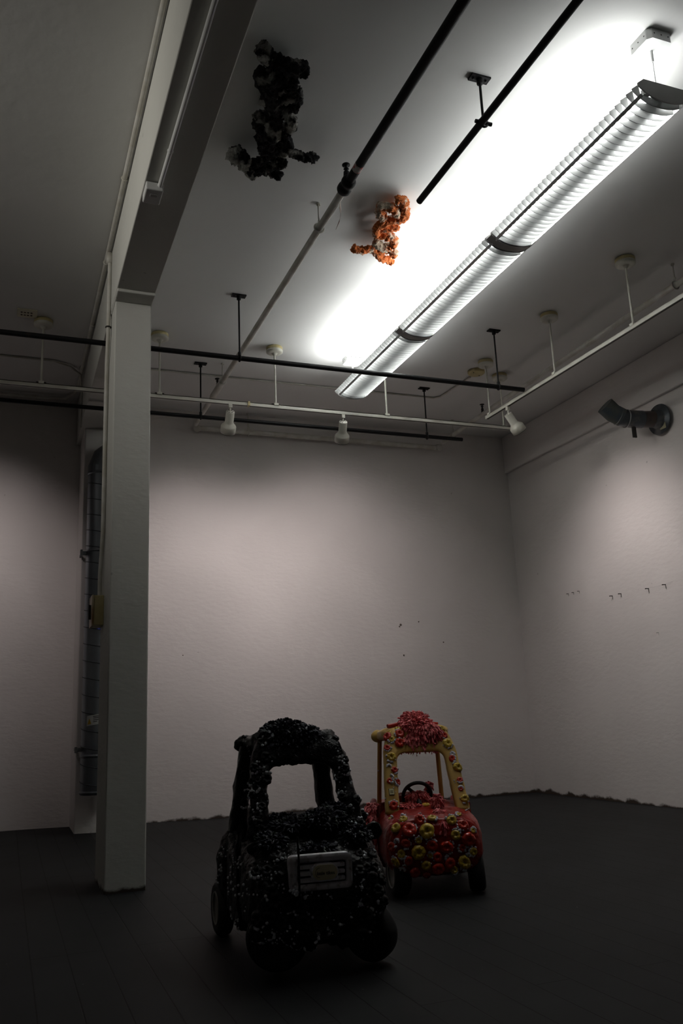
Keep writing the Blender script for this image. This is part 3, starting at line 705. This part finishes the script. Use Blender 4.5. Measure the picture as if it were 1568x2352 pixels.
def disc_mesh(name, m, seed):
    """puckered flower-like disc of unit radius (scaled later), facing +Z"""
    rnd = random.Random(seed); N = 24; ph = rnd.uniform(0, 6); lobes = rnd.choice((5, 6, 7, 9))
    prof = [(0.02, .08), (.12, .10), (.22, .30), (.38, .52), (.58, .60), (.78, .50), (.92, .32), (1.0, .12), (.98, -.12)]
    vs = []
    for r, h in prof:
        for k in range(N):
            t = 2*PI*k/N; w_ = math.sin(lobes*t+ph)*.10*(1-abs(r-.5)); n_ = .10*noise.noise(Vector((math.cos(t)*2, math.sin(t)*2, seed+r)))
            rr = r*(1+w_*.5+n_); vs.append((rr*math.cos(t), rr*math.sin(t), h*(1+w_*1.6+n_*2)))
    M_ = len(prof); fs = [(i*N+k, i*N+(k+1) % N, (i+1)*N+(k+1) % N, (i+1)*N+k) for i in range(M_-1) for k in range(N)]+[tuple(range(N-1, -1, -1)), tuple((M_-1)*N+k for k in range(N))]
    me = bpy.data.meshes.new(name); me.from_pydata([tuple(Vector(v)*S) for v in vs], [], fs); me.update()
    for p in me.polygons: p.use_smooth = True
    me.materials.append(m); return me
def bvh_of(objs):
    vs, fs = [], []
    for o in objs:
        off = len(vs); vs += [v.co/S for v in o.data.vertices]; fs += [tuple(off+i for i in p.vertices) for p in o.data.polygons]
    return BVHTree.FromPolygons(vs, fs)
def stick(th, me, name, p, n, r, rnd, mesh_list=None):
    o = bpy.data.objects.new(name, me); COL.objects.link(o); o.parent = th
    q = n.to_track_quat('Z', 'Y'); tw = Matrix.Rotation(rnd.uniform(0, 6.28), 4, 'Z')
    o.matrix_local = Matrix.Translation(Vector(p)*S) @ q.to_matrix().to_4x4() @ tw @ Matrix.Diagonal((r, r*rnd.uniform(.85, 1.1), r*.8, 1))
    return o
def wheel(th, x, y, r, w_, toe, camber=0, hubcol=None, outer=1):
    """tyre + hub; toe turns the wheel about the vertical"""
    ax = Vector((math.cos(toe), math.sin(toe), camber)).normalized(); c = Vector((x, y, r*math.sqrt(1-ax.z**2)+w_*.35*abs(ax.z)))
    prof = [(r*.60, -w_*.42), (r*.86, -w_*.5), (r*.97, -w_*.38), (r, -w_*.2), (r, w_*.2), (r*.97, w_*.38), (r*.86, w_*.5), (r*.60, w_*.42), (r*.55, w_*.2), (r*.55, -w_*.2), (r*.60, -w_*.42)]
    g = MB().lathe(prof, c, ax, 40)
    t = obj('wheel', g, RUBBER, th, local=True)
    g = MB().lathe([(0, -w_*.30), (r*.56, -w_*.36), (r*.60, -w_*.42), (r*.60, w_*.42), (r*.56, w_*.36), (r*.2, w_*.30), (r*.16, w_*.44), (0, w_*.44)], c, ax, 32)
    h = obj('hub', g, hubcol or RUBBER, t, local=True)
    if hubcol:
        g = MB().ring(c+ax*outer*w_*.42, ax, r*.60, .006, 32, 6); obj('rim_ring', g, hubcol, t, local=True)
    return t

def toy_car(label, loc, ang, black, cowl, hoodf, arch, seed):
    th = thing('toy_car', label, 'toy car', (loc[0], loc[1], fz(*loc)), -ang, 'encrusted ride-on toy cars', local=True)
    L = dict(local=True); rnd = random.Random(seed)
    if black:
        BODY = mat('black_lacquer', (.004, .004, .005), .28, spec=.28, col2=(.008, .008, .009), scale=20, bump=.5, bscale=90)
        ARCH = BODY; ROD = BODY; D = [mat('black_disc', (.005, .005, .007), .22, spec=.35, bump=.3, bscale=60)]
        FR = mat('dark_blue_fringe', (.008, .008, .022), .5, col2=(.004, .02, .006), scale=22, lo=.55, hi=.68)
        WH = mat('silvery_flecks', (.82, .84, .90), .5)
    else:
        BODY = mat('red_lacquer', (.36, .018, .009), .3, spec=.3, col2=(.24, .010, .008), scale=6, bump=.35, bscale=70, coat=.1)
        ARCH = mat('yellow_plastic', (.62, .40, .10), .45, col2=(.55, .34, .08), scale=5)
        ROD = mat('orange_yellow_rod', (.52, .26, .05), .5)
        D = [mat('red_flower', (.78, .05, .02), .3, col2=(.45, .02, .01), scale=12, coat=.3), mat('yellow_flower', (.78, .56, .05), .35, col2=(.50, .30, .03), scale=12, coat=.3)]
        FR = mat('pink_fringe', (.85, .22, .22), .5, col2=(.60, .08, .09), scale=18, lo=.4, hi=.6)
        WH = mat('white_paste', (.72, .70, .76), .6)
    am = .009 if black else .005
    # body: nose and hood, cockpit tub, tail
    W = arch['ob']+.022
    g = MB()
    zf, zc = hoodf, cowl
    loft(g, [(-.035, W*.62, .17, zf-.10, 2.4), (-.025, W*.84, .13, zf-.05, 2.8), (.0, W*.93, .115, zf-.015, 3.2), (.05, W, .105, zf+.004, 3.6), (.16, W*1.02, .10, (zf+zc)/2+.008, 3.8), (.25, W*1.02, .10, zc, 4), (.33, W*1.02, .10, zc+.02, 4), (.345, W*1.0, .11, zc+.01, 4)], 120, 8)
    body = obj('body', g, BODY, th, disp=(am, 26, seed, 4), **L)
    g = MB()
    loft(g, [(.33, W*1.0, .10, .20, 4), (.45, W*1.0, .10, .22, 4), (.72, W*1.04, .10, .24, 4)], 96, 6)
    tub = obj('floor_pan', g, BODY, th, disp=(am, 26, seed+2, 4), **L)
    g = MB()
    loft(g, [(.66, W*.98, .12, .30, 4), (.69, W*1.10, .11, .45, 4), (.78, W*1.16, .10, .515-.075*(not black), 3.6), (.88, W*1.12, .12, .45, 3.2), (.94, W*.9, .16, .42, 2.8), (.955, W*.65, .20, .36, 2.4)], 110, 7)
    tail = obj('rear_body', g, BODY, th, disp=(am, 26, seed+5, 4), **L)
    doors = []
    for sx in (-1, 1):
        g = MB()
        loft(g, [(.33, .028, .12, zc+.01, 4), (.42, .028, .12, .44, 4), (.55, .028, .12, .42, 4), (.68, .028, .12, .47, 4)], 48, 8)
        for v in g.v: v.x += sx*(W*1.0-.015)
        doors.append(obj('door', g, BODY, th, disp=(am, 26, seed+7+sx, 4), **L))
    g = MB(); loft(g, [(.50, .15, .20, .30, 4), (.62, .16, .20, .32, 4), (.655, .16, .20, .48, 4), (.685, .15, .22, .50, 4)], 48, 4)
    obj('seat', g, BODY, th, **L)
    # arch over the windscreen
    lean = arch['lean']; yb = arch['yb']; zb0 = arch['zb']
    ya = lambda z: yb+lean*(z-zb0)
    g = MB(); windscreen_arch(g, zb0, arch['zt'], arch['ob'], arch['ot'], arch['ib'], arch['it'], arch['zi'], ya, arch['th'])
    ar = obj('windscreen_arch', g, ARCH, th, disp=(am*(1.1 if black else .5), 24, seed+9, 4), **L)
    # roof behind the arch, with two corner lugs
    yr = arch['yr']; zt = arch['zt']; ot = arch['ot']
    g = MB()
    loft(g, [(ya(zt)-.01, ot*.90, zt-.085, zt-.0, 3.2), (ya(zt)+.06, ot*1.0, zt-.085, zt+.012, 3.4), (yr-.10, ot*1.0, zt-.09, zt-.005, 3.4), (yr-.02, ot*.98, zt-.09, zt-.03, 3.0), (yr, ot*.9, zt-.085, zt-.045, 2.6)], 96, 6)
    for sx in (-1, 1):
        b = MB(); b.blob((sx*ot*.93, yr-.03, zt-.055), .045, (1, 1, .9), 3); g.add(b.v, b.f, True)
    rf = obj('roof', g, ARCH, th, disp=(am*(1.1 if black else .5), 24, seed+11, 4), **L)
    posts = []
    for sx in (-1, 1):
        if black:
            g = MB(); loft(g, [(0, .048, 0, 1, 3.5), (.1, .048, 0, 1, 3.5)], 8, 2); g = MB()
            n = 14; vs = []; K = 20
            for i in range(n+1):
                t = i/n; z = .42+(zt-.06-.42)*t; xc = sx*(.235+(.178-.235)*t); yc = .80-.05*t; hwx, hwy = .045-.006*t, .045
                for k in range(K):
                    a = 2*PI*k/K; c, s_ = math.cos(a), math.sin(a)
                    vs.append((xc+hwx*math.copysign(abs(c)**.6, c), yc+hwy*math.copysign(abs(s_)**.6, s_), z))
            g.add(vs, [(i*K+k, i*K+(k+1) % K, (i+1)*K+(k+1) % K, (i+1)*K+k) for i in range(n) for k in range(K)], True)
            p_ = obj('rear_post', g, ROD, th, disp=(am, 26, seed+13+sx, 4), **L)
        else:
            g = MB().tube([(sx*.207, .80, .40), (sx*.186, .765, zt-.06)], .0145, 14); p_ = obj('rear_post', g, ROD, th, **L)
        posts.append(p_)
    # steering wheel on its dash stub
    sy, sz = .36, zc+(.045 if not black else -.06)
    g = MB(); axn = Vector((0, -1, -.55)).normalized(); c0 = Vector((-.03, sy, sz+.005)); g.ring(c0, axn, .085, .011, 32, 8)
    u = axn.orthogonal().normalized(); v = axn.cross(u)
    for k in range(3):
        a = 2*PI*k/3+.5; g.tube([c0, c0+(u*math.cos(a)+v*math.sin(a))*.082], .010, 8)
    g.tube([c0, c0+axn*.10], .014, 10)
    obj('steering_wheel', g, RUBBER, th, **L)
    # fringe mounds
    def mound(name, parts, ln, r, core=True):
        g = MB(); n0 = 0
        for i, (c, rad, sq, n, down) in enumerate(parts):
            if core: g.blob(c, rad*.96, sq, 3)
            fringe(g, c, rad, sq, n, seed*31+i+n0, ln, r, down)
        o = obj(name, g, FR, th, disp=(.008, 40, seed, 2), **L); o['kind'] = 'stuff'; return o
    yt = ya(zt)
    if black:
        o = mound('roof_crust', [((-.05, yt+.05, zt+.0), .085, (1.2, 1.2, .55), 450, 0), ((-.10, yt-.01, zt-.015), .06, (1.1, .6, .6), 300, .4), ((.02, yt-.02, zt-.035), .08, (1.2, .45, .8), 350, .5), ((-.06, yt-.03, zt-.07), .07, (1.6, .4, .6), 300, .6), ((-.075, yt+.0, zt+.012), .045, (1.0, 1, .6), 200, 0), ((.00, yt+.02, zt+.012), .045, (1.0, 1, .6), 200, 0)], .016, .005)
        o['label'] = 'dark blue crumbly crust on the roof'
        o = mound('hood_crust', [((.06, .20, zc+.01), .08, (1.3, 1.1, .6), 350, .2), ((-.06, .22, zc+.0), .07, (1.6, 1, .4), 250, .2), ((.12, .25, zc+.03), .05, (1.3, 1, 1), 150, .2), ((.0, .08, zf+.0), .05, (1.6, 1.4, .5), 160, .3), ((-.1, .30, zc+.02), .03, (3, 1, .7), 150, .2), ((.18, .13, zc-.045), .05, (1.3, 1.7, .6), 220, .2), ((-.18, .14, zc-.045), .05, (1.3, 1.7, .6), 200, .2)], .016, .0045)
        o['label'] = 'dark blue crumbly crust on the hood'
    else:
        mound('roof_fringe', [((.0, yt+.03, zt+.0), .085, (1.15, 1.1, .7), 600, .4), ((.05, yt-.04, zt-.055), .085, (1.2, .40, .85), 750, .9), ((-.045, yt-.045, zt-.10), .052, (1.2, .5, 1.0), 300, 1), ((.10, yt-.035, zt-.10), .045, (.8, .6, 1.3), 260, 1.2), ((.02, yt-.05, zt-.12), .05, (1.6, .4, .6), 260, 1), ((.0, yt+.04, zt+.045), .055, (1.3, 1, .6), 350, .2)], .024, .0042)
        mound('hood_fringe', [((.055, .17, zc+.02), .028, (.9, 1, 1.5), 130, .6), ((.045, .08, zf-.01), .03, (1.2, .9, .9), 140, .9), ((.045, -.012, zf-.07), .022, (.9, .6, 1.6), 110, 1.2), ((-.10, .22, zc-.005), .03, (2.2, .8, .35), 100, .3)], .020, .0038)
        mound('side_fringe', [((-W-.025, .40, .42), .045, (.9, 1.2, 1.0), 240, .8), ((-W-.035, .37, .36), .04, (.8, 1.2, 1.3), 200, 1.1), ((-W-.03, .36, .28), .03, (.8, 1, 1.4), 110, 1.2)], .024, .0045)
        mound('wheel_fringe', [((-.03, sy-.02, sz-.01), .045, (1.4, .5, .8), 220, .7), ((.045, sy, sz+.05), .014, (1, 1, 1.6), 50, .6)], .020, .004)
    # lids, caps and flowers stuck all over
    bv = bvh_of([body, ar, rf, tail]+doors+posts)
    eye = Vector((-.929, -4.979, 1.0)) if not black else Vector((-.834, -3.613, 1.0))
    meshes = [[disc_mesh('flower_disc', m, seed+i*7+j) for j in range(3)] for i, m in enumerate(D)]
    crusts = MB(); spots = []
    def hit(x, z, y0):
        d = (Vector((x, y0, z))-eye).normalized(); p, n, _, _ = bv.ray_cast(eye, d)
        if p is None: return None
        if n.dot(d) > 0: n = -n
        return p, n
    def crustlets(p, n, r, k):
        u = n.orthogonal().normalized(); v = n.cross(u); a0 = rnd.uniform(0, 6.28)
        for _ in range(k):
            a = a0+rnd.gauss(0, .8); q = p+(u*math.cos(a)+v*math.sin(a))*r*rnd.uniform(.85, 1.15)+n*rnd.uniform(0, .004)
            crusts.blob(q, rnd.uniform(.003, .0085), (1, 1, 1), 1)
    if black:
        for i in range(86):
            for _ in range(20):
                if i < 56: x, z, y0, r = rnd.uniform(-.27, .28), rnd.uniform(.11, .46), 0, rnd.uniform(.02, .04)
                else: x, z, y0, r = rnd.choice((-1, 1))*rnd.uniform(.15, .27), rnd.uniform(.5, .92), .3, rnd.uniform(.016, .028)
                if -.17 < x < .16 and .30 < z < .475: continue
                if any((x-a)**2+(z-b)**2 < (r*.8+c)**2*.45 for a, b, c in spots): continue
                h = hit(x, z, y0)
                if h: break
            else: continue
            spots.append((x, z, r)); stick(th, rnd.choice(meshes[0]), 'disc_ornament', h[0], h[1], r, rnd)
            if rnd.random() < .62: crustlets(h[0], h[1], r*1.05, rnd.randint(3, 12))
    else:
        BY = [(-0.176,0.414,0.021),(-0.22,0.372,0.024),(-0.014,0.412,0.021),(0.095,0.396,0.025),(0.139,0.424,0.014),(-0.047,0.346,0.034),(0.113,0.317,0.024),(-0.098,0.3,0.015),(-0.198,0.235,0.02),(-0.102,0.238,0.033),(-0.038,0.218,0.013),(-0.063,0.167,0.022),(0.151,0.173,0.032),(0.205,0.226,0.02),(0.212,0.336,0.013),(0.091,0.136,0.018),(-0.23,0.196,0.024),(-0.248,0.424,0.011),(-.045,.482,.022)]
        BR = [(-0.085,0.408,0.026),(-0.145,0.358,0.033),(-0.169,0.288,0.022),(-0.024,0.27,0.025),(0.058,0.257,0.031),(0.157,0.366,0.026),(0.184,0.291,0.035),(0.002,0.208,0.022),(0.07,0.172,0.026),(0.003,0.147,0.028),(-0.159,0.196,0.022),(-0.128,0.135,0.024),(-0.064,0.119,0.02),(0.145,0.248,0.018),(-0.248,0.274,0.022)]
        AY = [(-0.135,0.898,0.015),(-0.175,0.836,0.017),(-0.182,0.736,0.024),(0.165,0.799,0.024),(0.216,0.658,0.023),(0.245,0.477,0.021),(0.179,0.861,0.017),(0.136,0.886,0.019),(-0.115,0.921,0.017)]
        AR = [(-0.2,0.854,0.023),(-0.124,0.867,0.024),(-0.127,0.816,0.026),(-0.204,0.789,0.017),(0.204,0.803,0.013),(0.216,0.75,0.023),(0.148,0.847,0.017),(-0.167,0.66,0.017),(-0.152,0.591,0.017),(-0.142,0.526,0.019),(-0.184,0.461,0.023),(0.224,0.584,0.015),(0.225,0.533,0.012),(0.239,0.672,0.009),(0.247,0.591,0.013),(-.20,.60,.014),(.185,.71,.018)]
        for lst, ci, y0 in ((BY, 1, 0), (BR, 0, 0), (AY, 1, .3), (AR, 0, .3)):
            for x, z, r in lst:
                h = hit(x, z, y0)
                if not h: continue
                stick(th, rnd.choice(meshes[ci]), 'flower_ornament', h[0], h[1], r*1.22, rnd)
                if rnd.random() < .7: crustlets(h[0], h[1], r*1.22, rnd.randint(8, 20))
        for x, z in ((-.22, .30), (-.225, .285), (-.195, .155), (.17, .205), (.18, .20), (.06, .20), (.19, .735), (.185, .69), (-.19, .62), (-.19, .60), (-.17, .44), (-.2, .68), (.17, .24)):
            h = hit(x, z, 0 if z < .5 else .3)
            if h: crustlets(h[0], h[1], .012, 30)
        # pieces lying on the roof
        g = MB(); g.tube([(-.175, yt+.02, zt+.012), (-.10, yt+.05, zt+.022)], .013, 10).tube([(.10, yt+.10, zt+.02), (.16, yt+.12, zt+.012)], .010, 10)
        obj('roof_trinkets', g, D[0], th, disp=(.004, 30, 2, 2), **L)
    # extra flecks scattered over the visible faces
    for _ in range(420 if black else 160):
        x, z, y0 = (rnd.uniform(-.28, .28), rnd.uniform(.10, .5), 0) if rnd.random() < .72 else (rnd.choice((-1, 1))*rnd.uniform(.13, .27), rnd.uniform(.5, .92), .3)
        if noise.noise(Vector((x*9, z*9, seed))) < .02: continue
        if -.15 < x < .14 and .32 < z < .46: continue
        h = hit(x, z, y0)
        if h: crusts.blob(h[0]+h[1]*.003, rnd.uniform(.002, .0058), (1, 1, 1), 1)
    if black:   # flecks along the left flank, which the camera sees
        for _ in range(260):
            y = rnd.uniform(.05, .9); z = rnd.uniform(.12, .42); p, n, _, _ = bv.ray_cast(Vector((-1, y, z)), Vector((1, 0, 0)))
            if p and noise.noise(Vector((y*8, z*8, 2))) > .02: crusts.blob(p-Vector((.002, 0, 0)), rnd.uniform(.003, .008), (1, 1, 1), 1)
    o = obj('pale_flecks', crusts, WH, th, **L); o['kind'] = 'stuff'
    return th, body, bv, hit

black_arch = dict(ob=.262, ot=.200, ib=.168, it=.138, zb=.50, zt=.925, zi=.785, yb=.25, lean=.40, th=.07, yr=.86)
red_arch = dict(ob=.250, ot=.212, ib=.165, it=.132, zb=.425, zt=.900, zi=.752, yb=.20, lean=.48, th=.06, yr=.80)
bc, bbody, bbv, bhit = toy_car('black encrusted ride-on toy car with a silver grille, standing nearer the camera', (1.225, 3.50), math.radians(6.3), True, .535, .455, black_arch, 3)
rc, rbody, rbv, rhit = toy_car('red and yellow ride-on toy car covered in flower shapes, behind the black one', (2.265, 4.53), math.radians(16), False, .455, .425, red_arch, 8)
# silver grille with oval badge
SIL = mat('worn_silver', (.80, .79, .84), .4, .1, col2=(.40, .38, .40), scale=45, lo=.54, hi=.68)
gx0, gx1, gz0, gz1, gy = -.142, .114, .325, .456, -.062
g = MB()
outer = rounded([(gx0, gz0), (gx1, gz0), (gx1, gz1), (gx0, gz1)], .022, 5); inner = rounded([(gx0+.034, gz0+.022), (gx1-.020, gz0+.022), (gx1-.020, gz1-.028), (gx0+.034, gz1-.028)], .014, 5)
n = len(outer); vs = [(x, gy, z) for x, z in outer]+[(x, gy+.012, z) for x, z in inner]+[(x, gy+.05, z) for x, z in outer]+[(x, gy+.03, z) for x, z in inner]
fs = [(i, (i+1) % n, n+(i+1) % n, n+i) for i in range(n)]+[(i, 2*n+i, 2*n+(i+1) % n, (i+1) % n) for i in range(n)]+[(n+i, n+(i+1) % n, 3*n+(i+1) % n, 3*n+i) for i in range(n)]
g.add(vs, fs, True)
gr = obj('grille', g, SIL, bc, local=True, label='silver grille frame')
obj('grille_back', MB().box((gx0+.01, gy+.030, gz0+.01), (gx1-.01, gy+.06, gz1-.01)), BLACKP, gr, local=True)
for z in (.412, .387, .362):
    g = MB().prism(rounded([(gx0+.042, z-.008), (gx1-.028, z-.008), (gx1-.028, z+.008), (gx0+.042, z+.008)], .005, 3), gy+.010, gy+.034, 1); obj('grille_bar', g, SIL, gr, local=True, bevel=.002)
def stadium(cx, cz, hw, hh, n=12):
    out = []
    for k in range(n+1): a = -PI/2+PI*k/n; out.append((cx+hw-hh+hh*math.cos(a), cz+hh*math.sin(a)))
    for k in range(n+1): a = PI/2+PI*k/n; out.append((cx-hw+hh+hh*math.cos(a), cz+hh*math.sin(a)))
    return out
bx, bz = .000, .390
obj('badge_rim', MB().prism(stadium(bx, bz, .056, .034), gy-.004, gy+.03, 1), SIL, gr, local=True, bevel=.003)
bd = obj('badge', MB().prism(stadium(bx, bz, .050, .028), gy-.009, gy+.0, 1), mat('old_cream_badge', (.74, .68, .46), .5), gr, local=True, label='oval cream badge with dark lettering')
bc_txt = text('badge_lettering', 'little tikes', .0185, IRON, gr, (bx+.002, gy-.0095, bz-.003), (PI/2, 0, 0))
g = MB().tube([(x, gy-.0092, z) for x, z in stadium(bx, bz, .040, .018)[13:26]], .0007, 5); obj('badge_line', g, IRON, gr, local=True)
g = MB()
rn = random.Random(4)
for _ in range(30): g.blob((gx0+.02+rn.gauss(0, .010), gy-.004+rn.uniform(-.003, .01), gz0-.002+rn.gauss(0, .007)), rn.uniform(.003, .007), (1, 1, 1), 1)
o = obj('paste_lump', g, MATS['silvery_flecks'], bc, local=True)
g = MB().tube([(gx0+.034, gy-.006, .53), (gx0+.036, gy-.010, gz1), (gx0+.037, gy-.004, gz0), (gx0+.04, gy, gz0-.03)], .0045, 8); obj('paint_drip', g, MATS['black_lacquer'], bc, local=True)
# round side mirrors of the black car
for x, y, z, r in ((.268, .14, .505, .036), (-.255, .16, .47, .024)):
    g = MB().lathe([(0, 0), (r*.8, 0), (r, .006), (r*1.02, .02), (r*.8, .035), (r*.3, .045), (0, .06)], (x, y-.02, z), (0, 1, 0), 22); g.tube([(x, y+.02, z), (x*.85, y+.10, z-.03)], .014, 10)
    obj('side_mirror', g, MATS['black_lacquer'], bc, local=True, disp=(.004, 40, 1, 2))
# tag on the red car's pillar and the framed plate on its side
h = rhit(-.192, .536, .3)
if h:
    p, nv = h
    q = nv.to_track_quat('Z', 'Y').to_matrix(); ux = Vector((1, 0, 0)); ux = (ux-nv*ux.dot(nv)).normalized(); uy = nv.cross(ux)
    if uy.z < 0: uy = -uy
    tg = obj('pillar_tag', MB().obox(p+nv*.002, ux, uy, nv, (.032, .040, .004)), IRON, rc, local=True, bevel=.003)
    obj('tag_face', MB().obox(p+nv*.0045, ux, uy, nv, (.027, .035, .003)), mat('tag_yellow', (.55, .52, .28), .5), tg, local=True)
    R3 = Matrix((ux, uy, nv)).transposed()
    t_ = text('tag_lettering', 'little\ntikes', .009, IRON, tg, p+nv*.0065, R3.to_euler())
Wd = .250+.022
g = MB(); fx = -Wd-.018
for a, b in (((-.006, .30, .125), (.0, .308, .215)), ((-.006, .365, .125), (.0, .373, .215)), ((-.006, .30, .125), (.0, .373, .133)), ((-.006, .30, .207), (.0, .373, .215))):
    g.box((fx-.03+a[0], a[1], a[2]), (fx-.03+b[0]+.01, b[1], b[2]))
fr = obj('side_plate', g, IRON, rc, local=True)
obj('plate_face', MB().box((fx-.032, .306, .130), (fx-.024, .368, .210)), mat('plate_grey', (.5, .5, .5), .5), fr, local=True)
obj('plate_stay', MB().tube([(fx-.02, .34, .17), (fx+.03, .34, .19)], .008, 8), IRON, fr, local=True)
# wheels
HUB = mat('dirty_white_hub', (.34, .33, .30), .5)
wheel(bc, -.165, .115, .127, .085, math.radians(72), .10)
wheel(bc, .215, .09, .124, .085, math.radians(38), .22)
wheel(bc, -.300, .83, .119, .075, math.radians(4), 0, HUB, -1)
wheel(bc, .275, .83, .127, .080, 0, 0, HUB, 1)
wheel(rc, -.205, .10, .113, .095, math.radians(8), .0, HUB, -1)
wheel(rc, .235, .10, .113, .090, math.radians(-10), .05, HUB, 1)
wheel(rc, -.255, .80, .118, .075, 0, 0, HUB, -1)
wheel(rc, .255, .80, .118, .075, 0, 0, HUB, 1)
# axle struts
for c_, xs in ((bc, (-.165, .265)), (rc, (-.205, .235))):
    for x in xs:
        g = MB().tube([(x*.75, .12, .20), (x*.9, .11, .14)], .02, 10); obj('axle_strut', g, RUBBER, c_, local=True)
